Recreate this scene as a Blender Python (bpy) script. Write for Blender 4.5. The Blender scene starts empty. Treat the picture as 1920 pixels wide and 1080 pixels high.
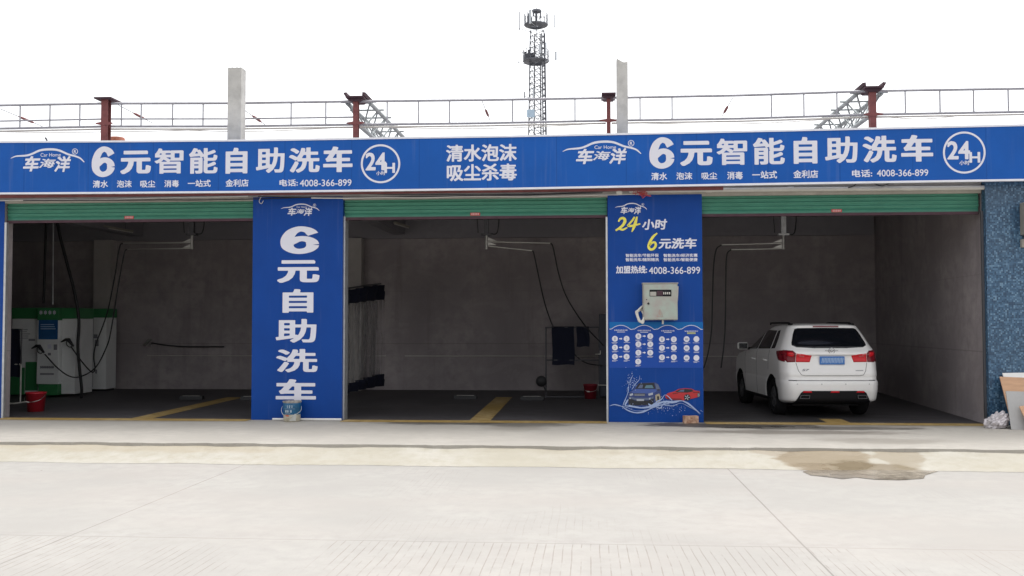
import bpy, bmesh, math, random
import numpy as np
from mathutils import Vector, Matrix
from mathutils.bvhtree import BVHTree
random.seed(7); rng = np.random.default_rng(7)
SC = bpy.context.scene; COL = SC.collection
R_ = math.radians

# ---------------------------------------------------------------- camera
F_PX = 1850.0; CAM_H = 1.72; CAM_D = 17.7
yaw = math.atan(139/F_PX); pitch = math.atan(70/F_PX); roll = -0.00106
CAM_R = (Matrix.Rotation(yaw, 3, 'Z') @ Matrix.Rotation(math.pi/2+pitch, 3, 'X') @ Matrix.Rotation(roll, 3, 'Z'))
CAM_C = Vector((0, -CAM_D, CAM_H))
cd = bpy.data.cameras.new('camera'); cam = bpy.data.objects.new('camera', cd); COL.objects.link(cam)
cd.sensor_width = 36; cd.lens = F_PX/1920*36; cd.clip_end = 2000; cd.clip_start = .1
cam.matrix_world = Matrix.Translation(CAM_C) @ CAM_R.to_4x4()
SC.camera = cam

# ---------------------------------------------------------------- light
SUN_EL, SUN_AZ = R_(72), R_(20)
w = bpy.data.worlds.new('World'); SC.world = w; w.use_nodes = True
nt = w.node_tree; bg = nt.nodes['Background']
sky = nt.nodes.new('ShaderNodeTexSky'); sky.sky_type = 'NISHITA'; sky.sun_disc = False
sky.sun_elevation = SUN_EL; sky.sun_rotation = SUN_AZ; sky.dust_density = 4; sky.air_density = 1.0; sky.ozone_density = 1.0
hs = nt.nodes.new('ShaderNodeHueSaturation'); hs.inputs['Saturation'].default_value = .10
nt.links.new(sky.outputs[0], hs.inputs['Color']); nt.links.new(hs.outputs[0], bg.inputs[0])
bg.inputs[1].default_value = .15
sl = bpy.data.lights.new('overcast_sun', 'SUN'); sun = bpy.data.objects.new('overcast_sun', sl); COL.objects.link(sun)
sl.energy = .6; sl.angle = R_(50); sl.color = (1, .97, .93)
sd = Vector((math.sin(SUN_AZ)*math.cos(SUN_EL), math.cos(SUN_AZ)*math.cos(SUN_EL), math.sin(SUN_EL)))
sun.rotation_euler = sd.to_track_quat('Z', 'Y').to_euler()
SC.view_settings.view_transform = 'Standard'; SC.view_settings.look = 'None'; SC.view_settings.gamma = 1
SC.view_settings.exposure = 1.15
SC.render.engine = 'CYCLES'
SC.cycles.use_denoising = True
try: SC.cycles.denoiser = 'OPENIMAGEDENOISE'
except Exception: pass
SC.cycles.diffuse_bounces = 5; SC.cycles.max_bounces = 10; SC.cycles.sample_clamp_indirect = 6

# ---------------------------------------------------------------- placing helpers
def ray(x, y): return CAM_R @ Vector(((x-960)/F_PX, -(y-540)/F_PX, -1.0))
def at(x, y, Y):                      # photo point -> world point on the upright plane at depth Y
    d = ray(x, y); return CAM_C + d*((Y-CAM_C.y)/d.y)
def gr(x, y, z=0.0):                  # photo point -> world point on the level z
    d = ray(x, y); return CAM_C + d*((z-CAM_C.z)/d.z)

# ---------------------------------------------------------------- materials
def nd(nt, t, ins=None, **at_):
    n = nt.nodes.new(t)
    for k, v in at_.items(): setattr(n, k, v)
    for k, v in (ins or {}).items():
        if hasattr(v, 'is_linked') or hasattr(v, 'links'): nt.links.new(v, n.inputs[k])
        else: n.inputs[k].default_value = v
    return n
def mth(nt, op, a, b=0.0, c=0.0, clamp=False):
    n = nd(nt, 'ShaderNodeMath', {0: a, 1: b, 2: c}, operation=op); n.use_clamp = clamp; return n.outputs[0]
def mixc(nt, f, a, b, mode='MIX'):
    n = nt.nodes.new('ShaderNodeMix'); n.data_type = 'RGBA'; n.blend_type = mode
    for k, v in ((0, f), (6, a), (7, b)):
        if hasattr(v, 'links'): nt.links.new(v, n.inputs[k])
        else: n.inputs[k].default_value = (tuple(v)+(1,) if k and len(v) == 3 else v)
    return n.outputs[2]
def ramp(nt, v, a, b, lo=0.0, hi=1.0):
    n = nd(nt, 'ShaderNodeMapRange', {0: v, 1: a, 2: b, 3: lo, 4: hi}, interpolation_type='SMOOTHSTEP'); return n.outputs[0]
def noise(nt, vec, scale, detail=4, rough=.55, sc3=None, dist=0):
    if sc3:
        vec = nd(nt, 'ShaderNodeVectorMath', {0: vec, 1: sc3}, operation='MULTIPLY').outputs[0]
    return nd(nt, 'ShaderNodeTexNoise', {'Vector': vec, 'Scale': scale, 'Detail': detail, 'Roughness': rough, 'Distortion': dist}).outputs[0]
def new_mat(name):
    m = bpy.data.materials.new(name); m.use_nodes = True
    nt = m.node_tree; return m, nt, nt.nodes['Principled BSDF']
def pos(nt): return nd(nt, 'ShaderNodeNewGeometry').outputs['Position']
def mul(c, k): return tuple(min(1, x*k) for x in c)
def mat(name, col, rough=.6, metal=0.0, var=.0, vs=3.0, bump=0.0, bs=60.0, coat=0.0, spec=.5, tint=None, sc3=None):
    m, nt, b = new_mat(name)
    b.inputs['Roughness'].default_value = rough; b.inputs['Metallic'].default_value = metal
    b.inputs['Specular IOR Level'].default_value = spec; b.inputs['Coat Weight'].default_value = coat
    if var:
        p = nd(nt, 'ShaderNodeTexCoord').outputs['Object']
        f = noise(nt, p, vs, 6, .62, sc3)
        c = mixc(nt, ramp(nt, f, .3, .7), mul(col, 1-var), mul(tint or col, 1+var))
        nt.links.new(c, b.inputs['Base Color'])
    else: b.inputs['Base Color'].default_value = tuple(col)+(1,)
    if bump:
        p = nd(nt, 'ShaderNodeTexCoord').outputs['Object']
        bn = nd(nt, 'ShaderNodeBump', {'Strength': bump, 'Distance': .01, 'Height': noise(nt, p, bs, 4)})
        nt.links.new(bn.outputs[0], b.inputs['Normal'])
    return m

# ---------------------------------------------------------------- mesh builder
class MB:
    def __init__(s): s.v = []; s.f = []; s.m = []; s.sm = []; s.mi = 0; s.smooth = False
    def add(s, vs, fs):
        o = len(s.v); s.v += [tuple(p) for p in vs]
        for f in fs: s.f.append([o+i for i in f]); s.m.append(s.mi); s.sm.append(s.smooth)
    def obox(s, c, ax, ay, az):       # centre and three half axes
        c = Vector(c); ax = Vector(ax); ay = Vector(ay); az = Vector(az)
        vs = [c+sx*ax+sy*ay+sz*az for sz in (-1, 1) for sy in (-1, 1) for sx in (-1, 1)]
        s.add(vs, [(0, 2, 3, 1), (4, 5, 7, 6), (0, 1, 5, 4), (2, 6, 7, 3), (1, 3, 7, 5), (0, 4, 6, 2)])
    def box(s, x0, x1, y0, y1, z0, z1):
        s.obox(((x0+x1)/2, (y0+y1)/2, (z0+z1)/2), ((x1-x0)/2, 0, 0), (0, (y1-y0)/2, 0), (0, 0, (z1-z0)/2))
    def bar(s, a, b, wd, ht=None, up=(0, 0, 1)):
        a = Vector(a); b = Vector(b); d = b-a; u = Vector(up)
        if abs(d.normalized().dot(u)) > .98: u = Vector((0, 1, 0))
        sx = d.cross(u).normalized(); sz = sx.cross(d).normalized()
        s.obox((a+b)/2, d/2, sx*wd/2, sz*(ht or wd)/2)
    def tube(s, pts, r, n=8, caps=True):
        pts = [Vector(p) for p in pts]; sm = s.smooth; s.smooth = True
        rs = r if isinstance(r, (list, tuple)) else [r]*len(pts)
        rings = []; prev = None
        for i, p in enumerate(pts):
            t = (pts[min(i+1, len(pts)-1)]-pts[max(i-1, 0)]).normalized()
            if prev is None:
                u = Vector((0, 0, 1)) if abs(t.z) < .9 else Vector((1, 0, 0)); prev = t.cross(u).normalized()
            prev = (prev - t*prev.dot(t)).normalized(); q = t.cross(prev)
            rings.append([p+rs[i]*(prev*math.cos(2*math.pi*k/n)+q*math.sin(2*math.pi*k/n)) for k in range(n)])
        vs = [v for rg in rings for v in rg]; fs = []
        for i in range(len(pts)-1):
            for k in range(n):
                a = i*n+k; b = i*n+(k+1) % n; fs.append((a, b, b+n, a+n))
        s.add(vs, fs); s.smooth = False
        if caps: s.add(rings[0], [tuple(range(n))[::-1]]); s.add(rings[-1], [tuple(range(n))])
        s.smooth = sm
    def lathe(s, prof, c, n=24, axis='Z'):
        c = Vector(c); vs = []; fs = []
        for r, h in prof:
            for k in range(n):
                a = 2*math.pi*k/n; p = (r*math.cos(a), r*math.sin(a), h)
                if axis == 'X': p = (h, p[0], p[1])
                if axis == 'Y': p = (p[0], h, p[1])
                vs.append(c+Vector(p))
        for i in range(len(prof)-1):
            for k in range(n):
                a = i*n+k; b = i*n+(k+1) % n; fs.append((a, b, b+n, a+n))
        sm = s.smooth; s.smooth = True; s.add(vs, fs); s.smooth = sm
    def prism(s, poly, a, b, axis='Y'):   # outline extruded along an axis from a to b
        n = len(poly)
        def P(p, h): return {'Y': (p[0], h, p[1]), 'Z': (p[0], p[1], h), 'X': (h, p[0], p[1])}[axis]
        vs = [P(p, a) for p in poly]+[P(p, b) for p in poly]
        s.add(vs, [tuple(range(n)), tuple(range(2*n-1, n-1, -1))]+[(i, i+n, (i+1) % n+n, (i+1) % n) for i in range(n)])
    def flat(s, poly, Y): s.add([(p[0], Y, p[1]) for p in poly], [tuple(range(len(poly)))])

def link(o, parent=None):
    COL.objects.link(o)
    if parent: o.parent = parent
    return o
def world_loc(o):
    v = Vector(o.location)
    while o.parent: o = o.parent; v += Vector(o.location)
    return v
def obj(name, mb, mats, parent=None, local=False, bevel=0, org=None):
    me = bpy.data.meshes.new(name)
    off = Vector((0, 0, 0))
    if parent is not None and not local: off = world_loc(parent)
    if org is not None: off = Vector(org)
    me.from_pydata([tuple(Vector(v)-off) for v in mb.v], [], mb.f); me.update()
    if not isinstance(mats, (list, tuple)): mats = [mats]
    for m in mats: me.materials.append(m)
    me.polygons.foreach_set('material_index', mb.m); me.polygons.foreach_set('use_smooth', mb.sm)
    if any(mb.sm) or True:
        bm = bmesh.new(); bm.from_mesh(me)
        if len(bm.faces) < 60000 and not name.startswith(('lettering', 'logo')): bmesh.ops.recalc_face_normals(bm, faces=bm.faces)
        bm.to_mesh(me); bm.free()
    o = bpy.data.objects.new(name, me); link(o, parent)
    if org is not None: o.location = off
    if bevel:
        bv = o.modifiers.new('bevel', 'BEVEL'); bv.width = bevel; bv.segments = 2; bv.limit_method = 'ANGLE'
    return o
def thing(name, label, cat, loc, group=None):
    o = bpy.data.objects.new(name, None); link(o); o.location = loc; o['label'] = label; o['category'] = cat
    o.empty_display_size = .1
    if group: o['group'] = group
    return o
def tag(o, label, cat, group=None):
    o['label'] = label; o['category'] = cat
    if group: o['group'] = group
    return o
def structure(o): o['kind'] = 'structure'; return o
def copy_tree(o, parent=None):
    c = o.copy(); COL.objects.link(c)
    if parent: c.parent = parent
    for ch in list(o.children): copy_tree(ch, c)
    return c
def smooth_pts(pts, n=8):
    pts = [np.array(p, float) for p in pts]; out = []
    P = [2*pts[0]-pts[1]]+pts+[2*pts[-1]-pts[-2]]
    for i in range(1, len(P)-2):
        for k in range(n):
            t = k/n; a, b, c, d = P[i-1:i+3]
            out.append(.5*((2*b)+(c-a)*t+(2*a-5*b+4*c-d)*t*t+(3*b-a-3*c+d)*t**3))
    out.append(pts[-1]); return out

# ---------------------------------------------------------------- lettering: glyph outlines thickened on a distance field
_gl = {}
def glyph(body, dx, dy, res):
    key = (body, dx, dy, res)
    if key in _gl: return _gl[key]
    c = bpy.data.curves.new('t', 'FONT'); c.body = body; c.dimensions = '2D'; c.fill_mode = 'BOTH'; c.resolution_u = 4
    o = bpy.data.objects.new('t', c); COL.objects.link(o)
    me = bpy.data.meshes.new_from_object(o.evaluated_get(bpy.context.evaluated_depsgraph_get()))
    V = np.array([v.co[:2] for v in me.vertices]); cnt = {}
    for p in me.polygons:
        vs = list(p.vertices)
        for i in range(len(vs)):
            e = tuple(sorted((vs[i], vs[(i+1) % len(vs)]))); cnt[e] = cnt.get(e, 0)+1
    E = np.array([e for e, k in cnt.items() if k == 1])
    bpy.data.objects.remove(o); bpy.data.curves.remove(c); bpy.data.meshes.remove(me)
    A = V[E[:, 0]]; B = V[E[:, 1]]
    S = []
    for a, b in zip(A, B):
        n = max(1, int(np.linalg.norm(b-a)/.018)); t = (np.arange(n)/n)[:, None]; S.append(a+(b-a)*t)
    S = np.vstack(S)
    lo = V.min(0)-np.array([dx, dy])*1.5-.03; hi = V.max(0)+np.array([dx, dy])*1.5+.03
    nx = max(4, int((hi[0]-lo[0])*res)); ny = max(4, int((hi[1]-lo[1])*res))
    gx = np.linspace(lo[0], hi[0], nx); gy = np.linspace(lo[1], hi[1], ny)
    G = np.stack(np.meshgrid(gx, gy, indexing='ij'), -1).reshape(-1, 2)
    d = np.empty(len(G)); ins = np.zeros(len(G), bool)
    for i in range(0, len(G), 2000):
        q = G[i:i+2000]
        dd = ((q[:, None, 0]-S[None, :, 0])/dx)**6+((q[:, None, 1]-S[None, :, 1])/dy)**6
        d[i:i+2000] = dd.min(1)**(1/6)
        y = q[:, 1][:, None]; cr = (A[None, :, 1] > y) != (B[None, :, 1] > y)
        with np.errstate(divide='ignore', invalid='ignore'):
            xi = A[None, :, 0]+(y-A[None, :, 1])*(B-A)[None, :, 0]/(B-A)[None, :, 1]
        ins[i:i+2000] = (cr & (q[:, 0][:, None] < xi)).sum(1) % 2 == 1
    f = (np.where(ins, -d, d)-1).reshape(nx, ny)
    polys = []
    for j in range(ny-1):
        run = None
        for i in range(nx-1):
            c4 = (f[i, j], f[i+1, j], f[i+1, j+1], f[i, j+1])
            if max(c4) <= 0:
                if run is None: run = i
                continue
            if run is not None: polys.append([(gx[run], gy[j]), (gx[i], gy[j]), (gx[i], gy[j+1]), (gx[run], gy[j+1])]); run = None
            if min(c4) > 0: continue
            q = ((gx[i], gy[j]), (gx[i+1], gy[j]), (gx[i+1], gy[j+1]), (gx[i], gy[j+1])); pl = []
            for k in range(4):
                a, b = c4[k], c4[(k+1) % 4]
                if a <= 0: pl.append(q[k])
                if (a <= 0) != (b <= 0):
                    t = a/(a-b); pl.append((q[k][0]+t*(q[(k+1) % 4][0]-q[k][0]), q[k][1]+t*(q[(k+1) % 4][1]-q[k][1])))
            if len(pl) > 2: polys.append(pl)
        if run is not None: polys.append([(gx[run], gy[j]), (gx[nx-1], gy[j]), (gx[nx-1], gy[j+1]), (gx[run], gy[j+1])])
    allp = np.array([p for pl in polys for p in pl]); b0 = allp.min(0); b1 = allp.max(0)
    polys = [(np.array(pl)-b0)/(b1-b0) for pl in polys]
    _gl[key] = polys; return polys
def text(mb, body, x0, y0, x1, y1, Y, dx=.02, dy=None, res=40, shear=0.0):
    """letters of body filling the photo rectangle, set on the board plane Y"""
    a = at(x0, (y0+y1)/2, Y); b = at(x1, (y0+y1)/2, Y); xm = (x0+x1)/2
    zt = at(xm, y0, Y).z; zb = at(xm, y1, Y).z
    for pl in glyph(body, dx, dy or dx, res):
        mb.flat([(a.x+(b.x-a.x)*(p[0]+shear*(p[1]-.5)), zb+(zt-zb)*p[1]) for p in pl], Y)
def stroke(mb, pts, wd, Y, n=6, px=True):
    """brush stroke along photo points (width in photo px, may vary)"""
    ws = wd if isinstance(wd, (list, tuple)) else [wd]*len(pts)
    q = smooth_pts([(p[0], p[1], k) for p, k in zip(pts, ws)], n) if len(pts) > 2 else [np.array((p[0], p[1], k), float) for p, k in zip(pts, ws)]
    L, Rr = [], []
    for i, p in enumerate(q):
        t = q[min(i+1, len(q)-1)][:2]-q[max(i-1, 0)][:2]; t = t/(np.linalg.norm(t)+1e-9); nrm = np.array((-t[1], t[0]))*p[2]/2
        for side, s in ((L, 1), (Rr, -1)):
            u = at(p[0]+s*nrm[0], p[1]+s*nrm[1], Y); side.append((u.x, Y, u.z))
    for i in range(len(q)-1): mb.add([L[i], L[i+1], Rr[i+1], Rr[i]], [(0, 1, 2, 3)])
def six(mb, x0, y0, x1, y1, Y, wx=.33, wy=.175):
    """heavy grotesque 6: stem and foot in one stroke, the closing bowl in a second"""
    A = [(.84, .285), (.74, .16), (.60, .098), (.46, .098), (.30, .20), (.19, .40), (.165, .58), (.20, .76), (.33, .875), (.50, .9125), (.69, .865), (.80, .77), (.835, .67)]
    B = [(.835, .67), (.80, .555), (.70, .475), (.56, .445), (.42, .475), (.30, .55), (.2, .62)]
    a = at(x0, (y0+y1)/2, Y); b = at(x1, (y0+y1)/2, Y); zt = at((x0+x1)/2, y0, Y).z; zb = at((x0+x1)/2, y1, Y).z
    for path, yy in ((A, Y), (B, Y-.0008)):
        q = smooth_pts(path, 7); Ls, Rs = [], []
        for i, p in enumerate(q):
            t = q[min(i+1, len(q)-1)]-q[max(i-1, 0)]; t = t/np.linalg.norm(t); n = (-t[1], t[0])
            for side, sg_ in ((Ls, 1), (Rs, -1)):
                u = p[0]+sg_*n[0]*wx/2; v = p[1]+sg_*n[1]*wy/2; side.append((a.x+(b.x-a.x)*u, yy, zt+(zb-zt)*v))
        for i in range(len(q)-1): mb.add([Ls[i], Ls[i+1], Rs[i+1], Rs[i]], [(0, 1, 2, 3)])
def ring(mb, cx, cy, ro, ri, Y, n=48, ry=1.0):
    o = [at(cx+ro*math.cos(a), cy+ro*ry*math.sin(a), Y) for a in [2*math.pi*k/n for k in range(n)]]
    if ri <= 0: mb.flat([(p.x, p.z) for p in o[::-1]], Y); return
    i_ = [at(cx+ri*math.cos(a), cy+ri*ry*math.sin(a), Y) for a in [2*math.pi*k/n for k in range(n)]]
    for k in range(n):
        j = (k+1) % n; mb.add([o[k], i_[k], i_[j], o[j]], [(0, 1, 2, 3)])
def ppoly(mb, pts, Y):
    q = [at(x, y, Y) for x, y in pts]; mb.flat([(p.x, p.z) for p in q], Y)

# ---------------------------------------------------------------- material library
M = {}
def concrete(name, col, rough=.85, marks=(), big=.10, fine=.10, warm=None, road=False, wet=(), bump=.25, runs=False):
    m, nt, b = new_mat(name); P = pos(nt)
    n1 = noise(nt, P, .55, 5, .6); n2 = noise(nt, P, 5, 6, .65); n3 = noise(nt, P, 55, 4, .6)
    c = mixc(nt, ramp(nt, n1, .3, .7), mul(col, 1-big), mul(warm or col, 1+big*.6))
    c = mixc(nt, ramp(nt, n2, .35, .75), c, mul(col, 1-fine))
    c = mixc(nt, mth(nt, 'MULTIPLY', ramp(nt, n3, .55, .75), .25), c, mul(col, .6))
    n4 = noise(nt, P, 24, 3, .7); c = mixc(nt, ramp(nt, n4, .60, .74, 0, .22), c, mul(col, .72))
    sep = nd(nt, 'ShaderNodeSeparateXYZ', {0: P}); X, Y = sep.outputs[0], sep.outputs[1]
    rg = rough
    h = mth(nt, 'ADD', mth(nt, 'MULTIPLY', n3, .5), n2)
    if runs:     # water runs, a plaster lift line and trowel patches
        r1 = noise(nt, P, 1.0, 5, .65, (2.6, 2.6, .22)); c = mixc(nt, ramp(nt, r1, .52, .72, 0, .42), c, mul(col, .55))
        r2 = noise(nt, P, 1.0, 3, .5, (.8, .8, 1.5), 1.2); c = mixc(nt, ramp(nt, r2, .56, .60, 0, .16), c, mul(col, 1.35))
        Z = sep.outputs[2]; zl = mth(nt, 'ADD', Z, mth(nt, 'MULTIPLY', n2, .02))
        c = mixc(nt, mth(nt, 'MULTIPLY', mth(nt, 'LESS_THAN', mth(nt, 'ABSOLUTE', mth(nt, 'SUBTRACT', zl, 1.26)), .012), .4), c, mul(col, .5))
        c = mixc(nt, mth(nt, 'MULTIPLY', mth(nt, 'LESS_THAN', mth(nt, 'ABSOLUTE', mth(nt, 'SUBTRACT', zl, 2.62)), .008), .22), c, mul(col, .5))
    if road:
        # slab joints
        wob = mth(nt, 'MULTIPLY', mth(nt, 'SUBTRACT', noise(nt, P, 3, 3), .5), .02)
        jx = None
        for x0 in (-17.9, -11.3, -4.72, 1.88, 8.5, 15.1):
            d = mth(nt, 'LESS_THAN', mth(nt, 'ABSOLUTE', mth(nt, 'SUBTRACT', mth(nt, 'ADD', X, mth(nt, 'MULTIPLY', wob, .3)), x0)), .0085 if x0 > 0 else .006)
            jx = d if jx is None else mth(nt, 'MAXIMUM', jx, d)
        jy = mth(nt, 'LESS_THAN', mth(nt, 'ABSOLUTE', mth(nt, 'ADD', mth(nt, 'ADD', Y, wob), 8.93)), .012)
        # broom grooves, scraped in patches across the slab
        gw = mth(nt, 'ADD', X, mth(nt, 'MULTIPLY', noise(nt, P, .5, 2), .10))
        fr = mth(nt, 'FRACT', mth(nt, 'DIVIDE', gw, .078))
        line = mth(nt, 'LESS_THAN', fr, .12)
        pn = noise(nt, P, 1.0, 5, .6, (.55, .42, 1)); brk = noise(nt, P, 1.0, 3, .7, (9, 2.2, 1))
        near = ramp(nt, Y, -8.9, -9.02, .0, 1.0)
        ctr = ramp(nt, mth(nt, 'ABSOLUTE', mth(nt, 'ADD', X, .3)), 3.2, 1.0, 0, .12)
        thr = mth(nt, 'SUBTRACT', .62, mth(nt, 'ADD', mth(nt, 'MULTIPLY', near, .16), ctr))
        msk = mth(nt, 'MULTIPLY', ramp(nt, mth(nt, 'SUBTRACT', pn, thr), -.02, .10), ramp(nt, brk, .36, .58))
        gm = mth(nt, 'MULTIPLY', line, msk)
        c = mixc(nt, mth(nt, 'MULTIPLY', gm, mth(nt, 'ADD', .16, mth(nt, 'MULTIPLY', near, .24))), c, (.15, .10, .085))
        c = mixc(nt, mth(nt, 'MULTIPLY', mth(nt, 'MAXIMUM', jx, mth(nt, 'MULTIPLY', jy, .5)), .55), c, (.12, .10, .09))
        edge = ramp(nt, mth(nt, 'ABSOLUTE', mth(nt, 'ADD', Y, 8.8)), .0, .16, .10, 0)
        c = mixc(nt, mth(nt, 'MULTIPLY', edge, ramp(nt, n2, .35, .6)), c, (.2, .18, .17))
        sp = nd(nt, 'ShaderNodeTexVoronoi', {'Vector': P, 'Scale': 1.1, 'Randomness': 1.0})
        c = mixc(nt, mth(nt, 'LESS_THAN', sp.outputs['Distance'], .018), c, (.10, .08, .07))
        tint = noise(nt, P, .35, 3, .5, (.6, 1.4, 1))
        c = mixc(nt, ramp(nt, tint, .45, .62, 0, .22), c, (.37, .33, .30))
        h = mth(nt, 'SUBTRACT', h, mth(nt, 'MULTIPLY', gm, 2))
    for (x0, y0, rx, ry, dark, soft, wc) in wet:   # damp patches with their own outline
        dn = mth(nt, 'MULTIPLY', mth(nt, 'SUBTRACT', noise(nt, P, 1.0, 5, .6, (1.6, 3.2, 1)), .5), 1.7)
        ex = mth(nt, 'DIVIDE', mth(nt, 'SUBTRACT', X, x0), rx); ey = mth(nt, 'DIVIDE', mth(nt, 'SUBTRACT', Y, y0), ry)
        d = mth(nt, 'ADD', mth(nt, 'SQRT', mth(nt, 'ADD', mth(nt, 'MULTIPLY', ex, ex), mth(nt, 'MULTIPLY', ey, ey))), dn)
        k = mth(nt, 'MULTIPLY', ramp(nt, d, 1.0-soft, 1.0+soft, 1, 0), dark)
        c = mixc(nt, k, c, wc); rg = mth(nt, 'SUBTRACT', rg, mth(nt, 'MULTIPLY', k, .35))
    nt.links.new(c, b.inputs['Base Color'])
    if hasattr(rg, 'links'): nt.links.new(rg, b.inputs['Roughness'])
    else: b.inputs['Roughness'].default_value = rg
    bn = nd(nt, 'ShaderNodeBump', {'Strength': bump, 'Distance': .008, 'Height': h}); nt.links.new(bn.outputs[0], b.inputs['Normal'])
    b.inputs['Specular IOR Level'].default_value = .3
    return m
WETC = (.085, .076, .066)
M['road'] = concrete('road_concrete', (.348, .333, .310), road=True, big=.09, fine=.09)
M['apron'] = concrete('apron_concrete', (.405, .375, .305), big=.08, fine=.10, warm=(.415, .395, .35),
    wet=((3.3, -3.8, .62, .62, .9, .13, (.24, .19, .125)), (3.75, -4.2, .55, .30, .9, .2, (.20, .16, .105)), (4.25, -3.75, .34, .42, .7, .12, (.26, .215, .15)), (3.0, -4.2, .25, .2, .6, .2, (.25, .20, .14)), (2.6, -3.6, .3, .12, .6, .2, (.27, .22, .16)), (-6.5, -3.6, 2.5, .2, .4, .4, (.33, .27, .18)), (.5, -3.6, 1.8, .16, .4, .4, (.31, .27, .2))))
M['pave'] = concrete('pavement_concrete', (.40, .375, .335), big=.12, fine=.12,
    wet=((2.45, -.45, 1.5, .42, 1.0, .16, WETC), (3.8, -.8, 1.6, .30, .8, .25, WETC), (3.3, -1.5, 1.6, .28, .7, .3, (.17, .15, .125)), (4.4, -2.6, .9, .35, .5, .4, (.2, .18, .15)),
         (-2.6, -.30, 1.0, .36, .8, .3, WETC), (-1.2, -.5, .8, .45, .65, .3, WETC), (-1.2, -1.1, .5, .5, .4, .4, (.2, .18, .15)), (5.3, -.3, 1.4, .3, .4, .4, (.2, .18, .15)), (-8.6, -.25, 2.4, .2, .3, .4, (.25, .22, .19))))
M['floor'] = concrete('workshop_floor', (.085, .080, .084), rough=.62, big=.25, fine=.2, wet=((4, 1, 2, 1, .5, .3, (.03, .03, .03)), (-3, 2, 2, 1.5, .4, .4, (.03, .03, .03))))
M['wall'] = concrete('plaster_wall', (.335, .298, .306), big=.2, fine=.14, warm=(.375, .335, .335), bump=.4, runs=True)
M['pil'] = concrete('pilaster_plaster', (.46, .43, .41), big=.12, fine=.1)
M['ceil'] = concrete('ceiling_concrete', (.27, .258, .28), big=.12)
M['lintel'] = concrete('lintel_plaster', (.42, .39, .34), big=.18, fine=.2)
M['post'] = concrete('raw_concrete', (.56, .55, .525), big=.12, fine=.22)

M['white'] = mat('white_lettering', (.70, .70, .78), .55)
M['yellow'] = mat('yellow_lettering', (.80, .72, .10), .55)
def vinyl(name, col, seams=False, rough=.45):
    m, nt, b = new_mat(name); P = pos(nt)
    n = noise(nt, P, 1.2, 4, .6); f = noise(nt, P, 26, 3, .6)
    c = mixc(nt, ramp(nt, n, .3, .7), mul(col, .93), mul(col, 1.06))
    c = mixc(nt, mth(nt, 'MULTIPLY', ramp(nt, f, .5, .8), .12), c, mul(col, .7))
    st = noise(nt, P, 1.0, 4, .65, (7, 7, .35)); c = mixc(nt, ramp(nt, st, .55, .78, 0, .10), c, (.30, .32, .36))
    if seams:
        sx = nd(nt, 'ShaderNodeSeparateXYZ', {0: P}).outputs[0]
        fr = mth(nt, 'ABSOLUTE', mth(nt, 'SUBTRACT', mth(nt, 'FRACT', mth(nt, 'DIVIDE', mth(nt, 'ADD', sx, 30.4), 1.22)), .5))
        c = mixc(nt, ramp(nt, fr, .012, .0, 0, .5), c, mul(col, .55))
    nt.links.new(c, b.inputs['Base Color'])
    bn = nd(nt, 'ShaderNodeBump', {'Strength': .18, 'Distance': .03, 'Height': noise(nt, P, 1.6, 3, .5)}); nt.links.new(bn.outputs[0], b.inputs['Normal'])
    b.inputs['Roughness'].default_value = rough; b.inputs['Specular IOR Level'].default_value = .18
    return m
M['sign'] = vinyl('sign_blue_vinyl', (.009, .094, .395), True)
M['banner'] = vinyl('banner_blue_vinyl', (.003, .052, .275))
M['panel'] = mat('panel_blue', (.014, .070, .36), .5, spec=.2); M['panelhead'] = mat('panel_cyan', (.005, .13, .40), .5, spec=.2)
M['alu'] = mat('aluminium', (.75, .75, .80), .35, .3, var=.05, vs=4)
M['galv'] = mat('galvanised_steel', (.52, .53, .54), .42, .6, var=.1, vs=8)
M['tgrey'] = mat('weathered_galvanised', (.32, .345, .35), .5, .3, var=.2, vs=4)
M['steel'] = mat('stainless_pipe', (.62, .61, .58), .3, .9)
M['dsteel'] = mat('dark_steel', (.10, .10, .11), .5, .4)
M['red'] = mat('red_primer', (.20, .06, .058), .7, var=.18, vs=6, bump=.2)
M['dred'] = mat('dark_red_primer', (.065, .03, .042), .75, var=.15, vs=6)
M['rail'] = mat('rail_paint', (.34, .335, .36), .5, .2, var=.12, vs=6)
M['black'] = mat('black_rubber', (.018, .018, .02), .55)
M['navy'] = mat('navy_cloth', (.004, .006, .020), .95, var=.12, vs=14)
M['pvc'] = mat('white_plastic_pipe', (.62, .60, .55), .4, var=.06, vs=5)
M['bucket'] = mat('red_plastic', (.42, .018, .03), .35)
M['bucketshade'] = mat('shaded_red_plastic', (.20, .012, .022), .5)  # red bucket plastic again, with the dimness of the deep bay put into the colour
M['mwhite'] = mat('machine_white', (.80, .81, .80), .4, var=.05, vs=2)
M['mgreen'] = mat('machine_green', (.04, .21, .075), .4)
M['acwhite'] = mat('faded_cream_paint', (.26, .25, .22), .6, var=.1, vs=4)
M['navyshade'] = mat('shaded_machine_navy', (.02, .024, .04), .5)  # shade of the middle bay put into the machine colour
M['screen'] = mat('machine_screen', (.03, .12, .30), .25, var=.15, vs=5)
M['grey'] = mat('grey_print', (.24, .24, .26), .6); M['pgrey'] = mat('pale_grey_print', (.40, .42, .52), .6)
M['green'] = mat('shutter_green', (.055, .22, .15), .45, var=.10, vs=2.5, sc3=(1, 1, 6))
M['sticker'] = mat('red_sticker', (.45, .06, .06), .5)
M['ply'] = mat('plywood', (.55, .33, .20), .7, var=.10, vs=3, sc3=(1, 1, 5), bump=.1)
M['board'] = concrete('grey_board', (.42, .415, .41), big=.08, wet=((7.10, -.9, .06, .5, .0, .3, (.2, .2, .2)),))
M['wboard'] = mat('white_board', (.75, .74, .72), .6)
M['bag'] = mat('plastic_bag', (.58, .54, .56), .3, var=.28, vs=5, coat=.3)
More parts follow.
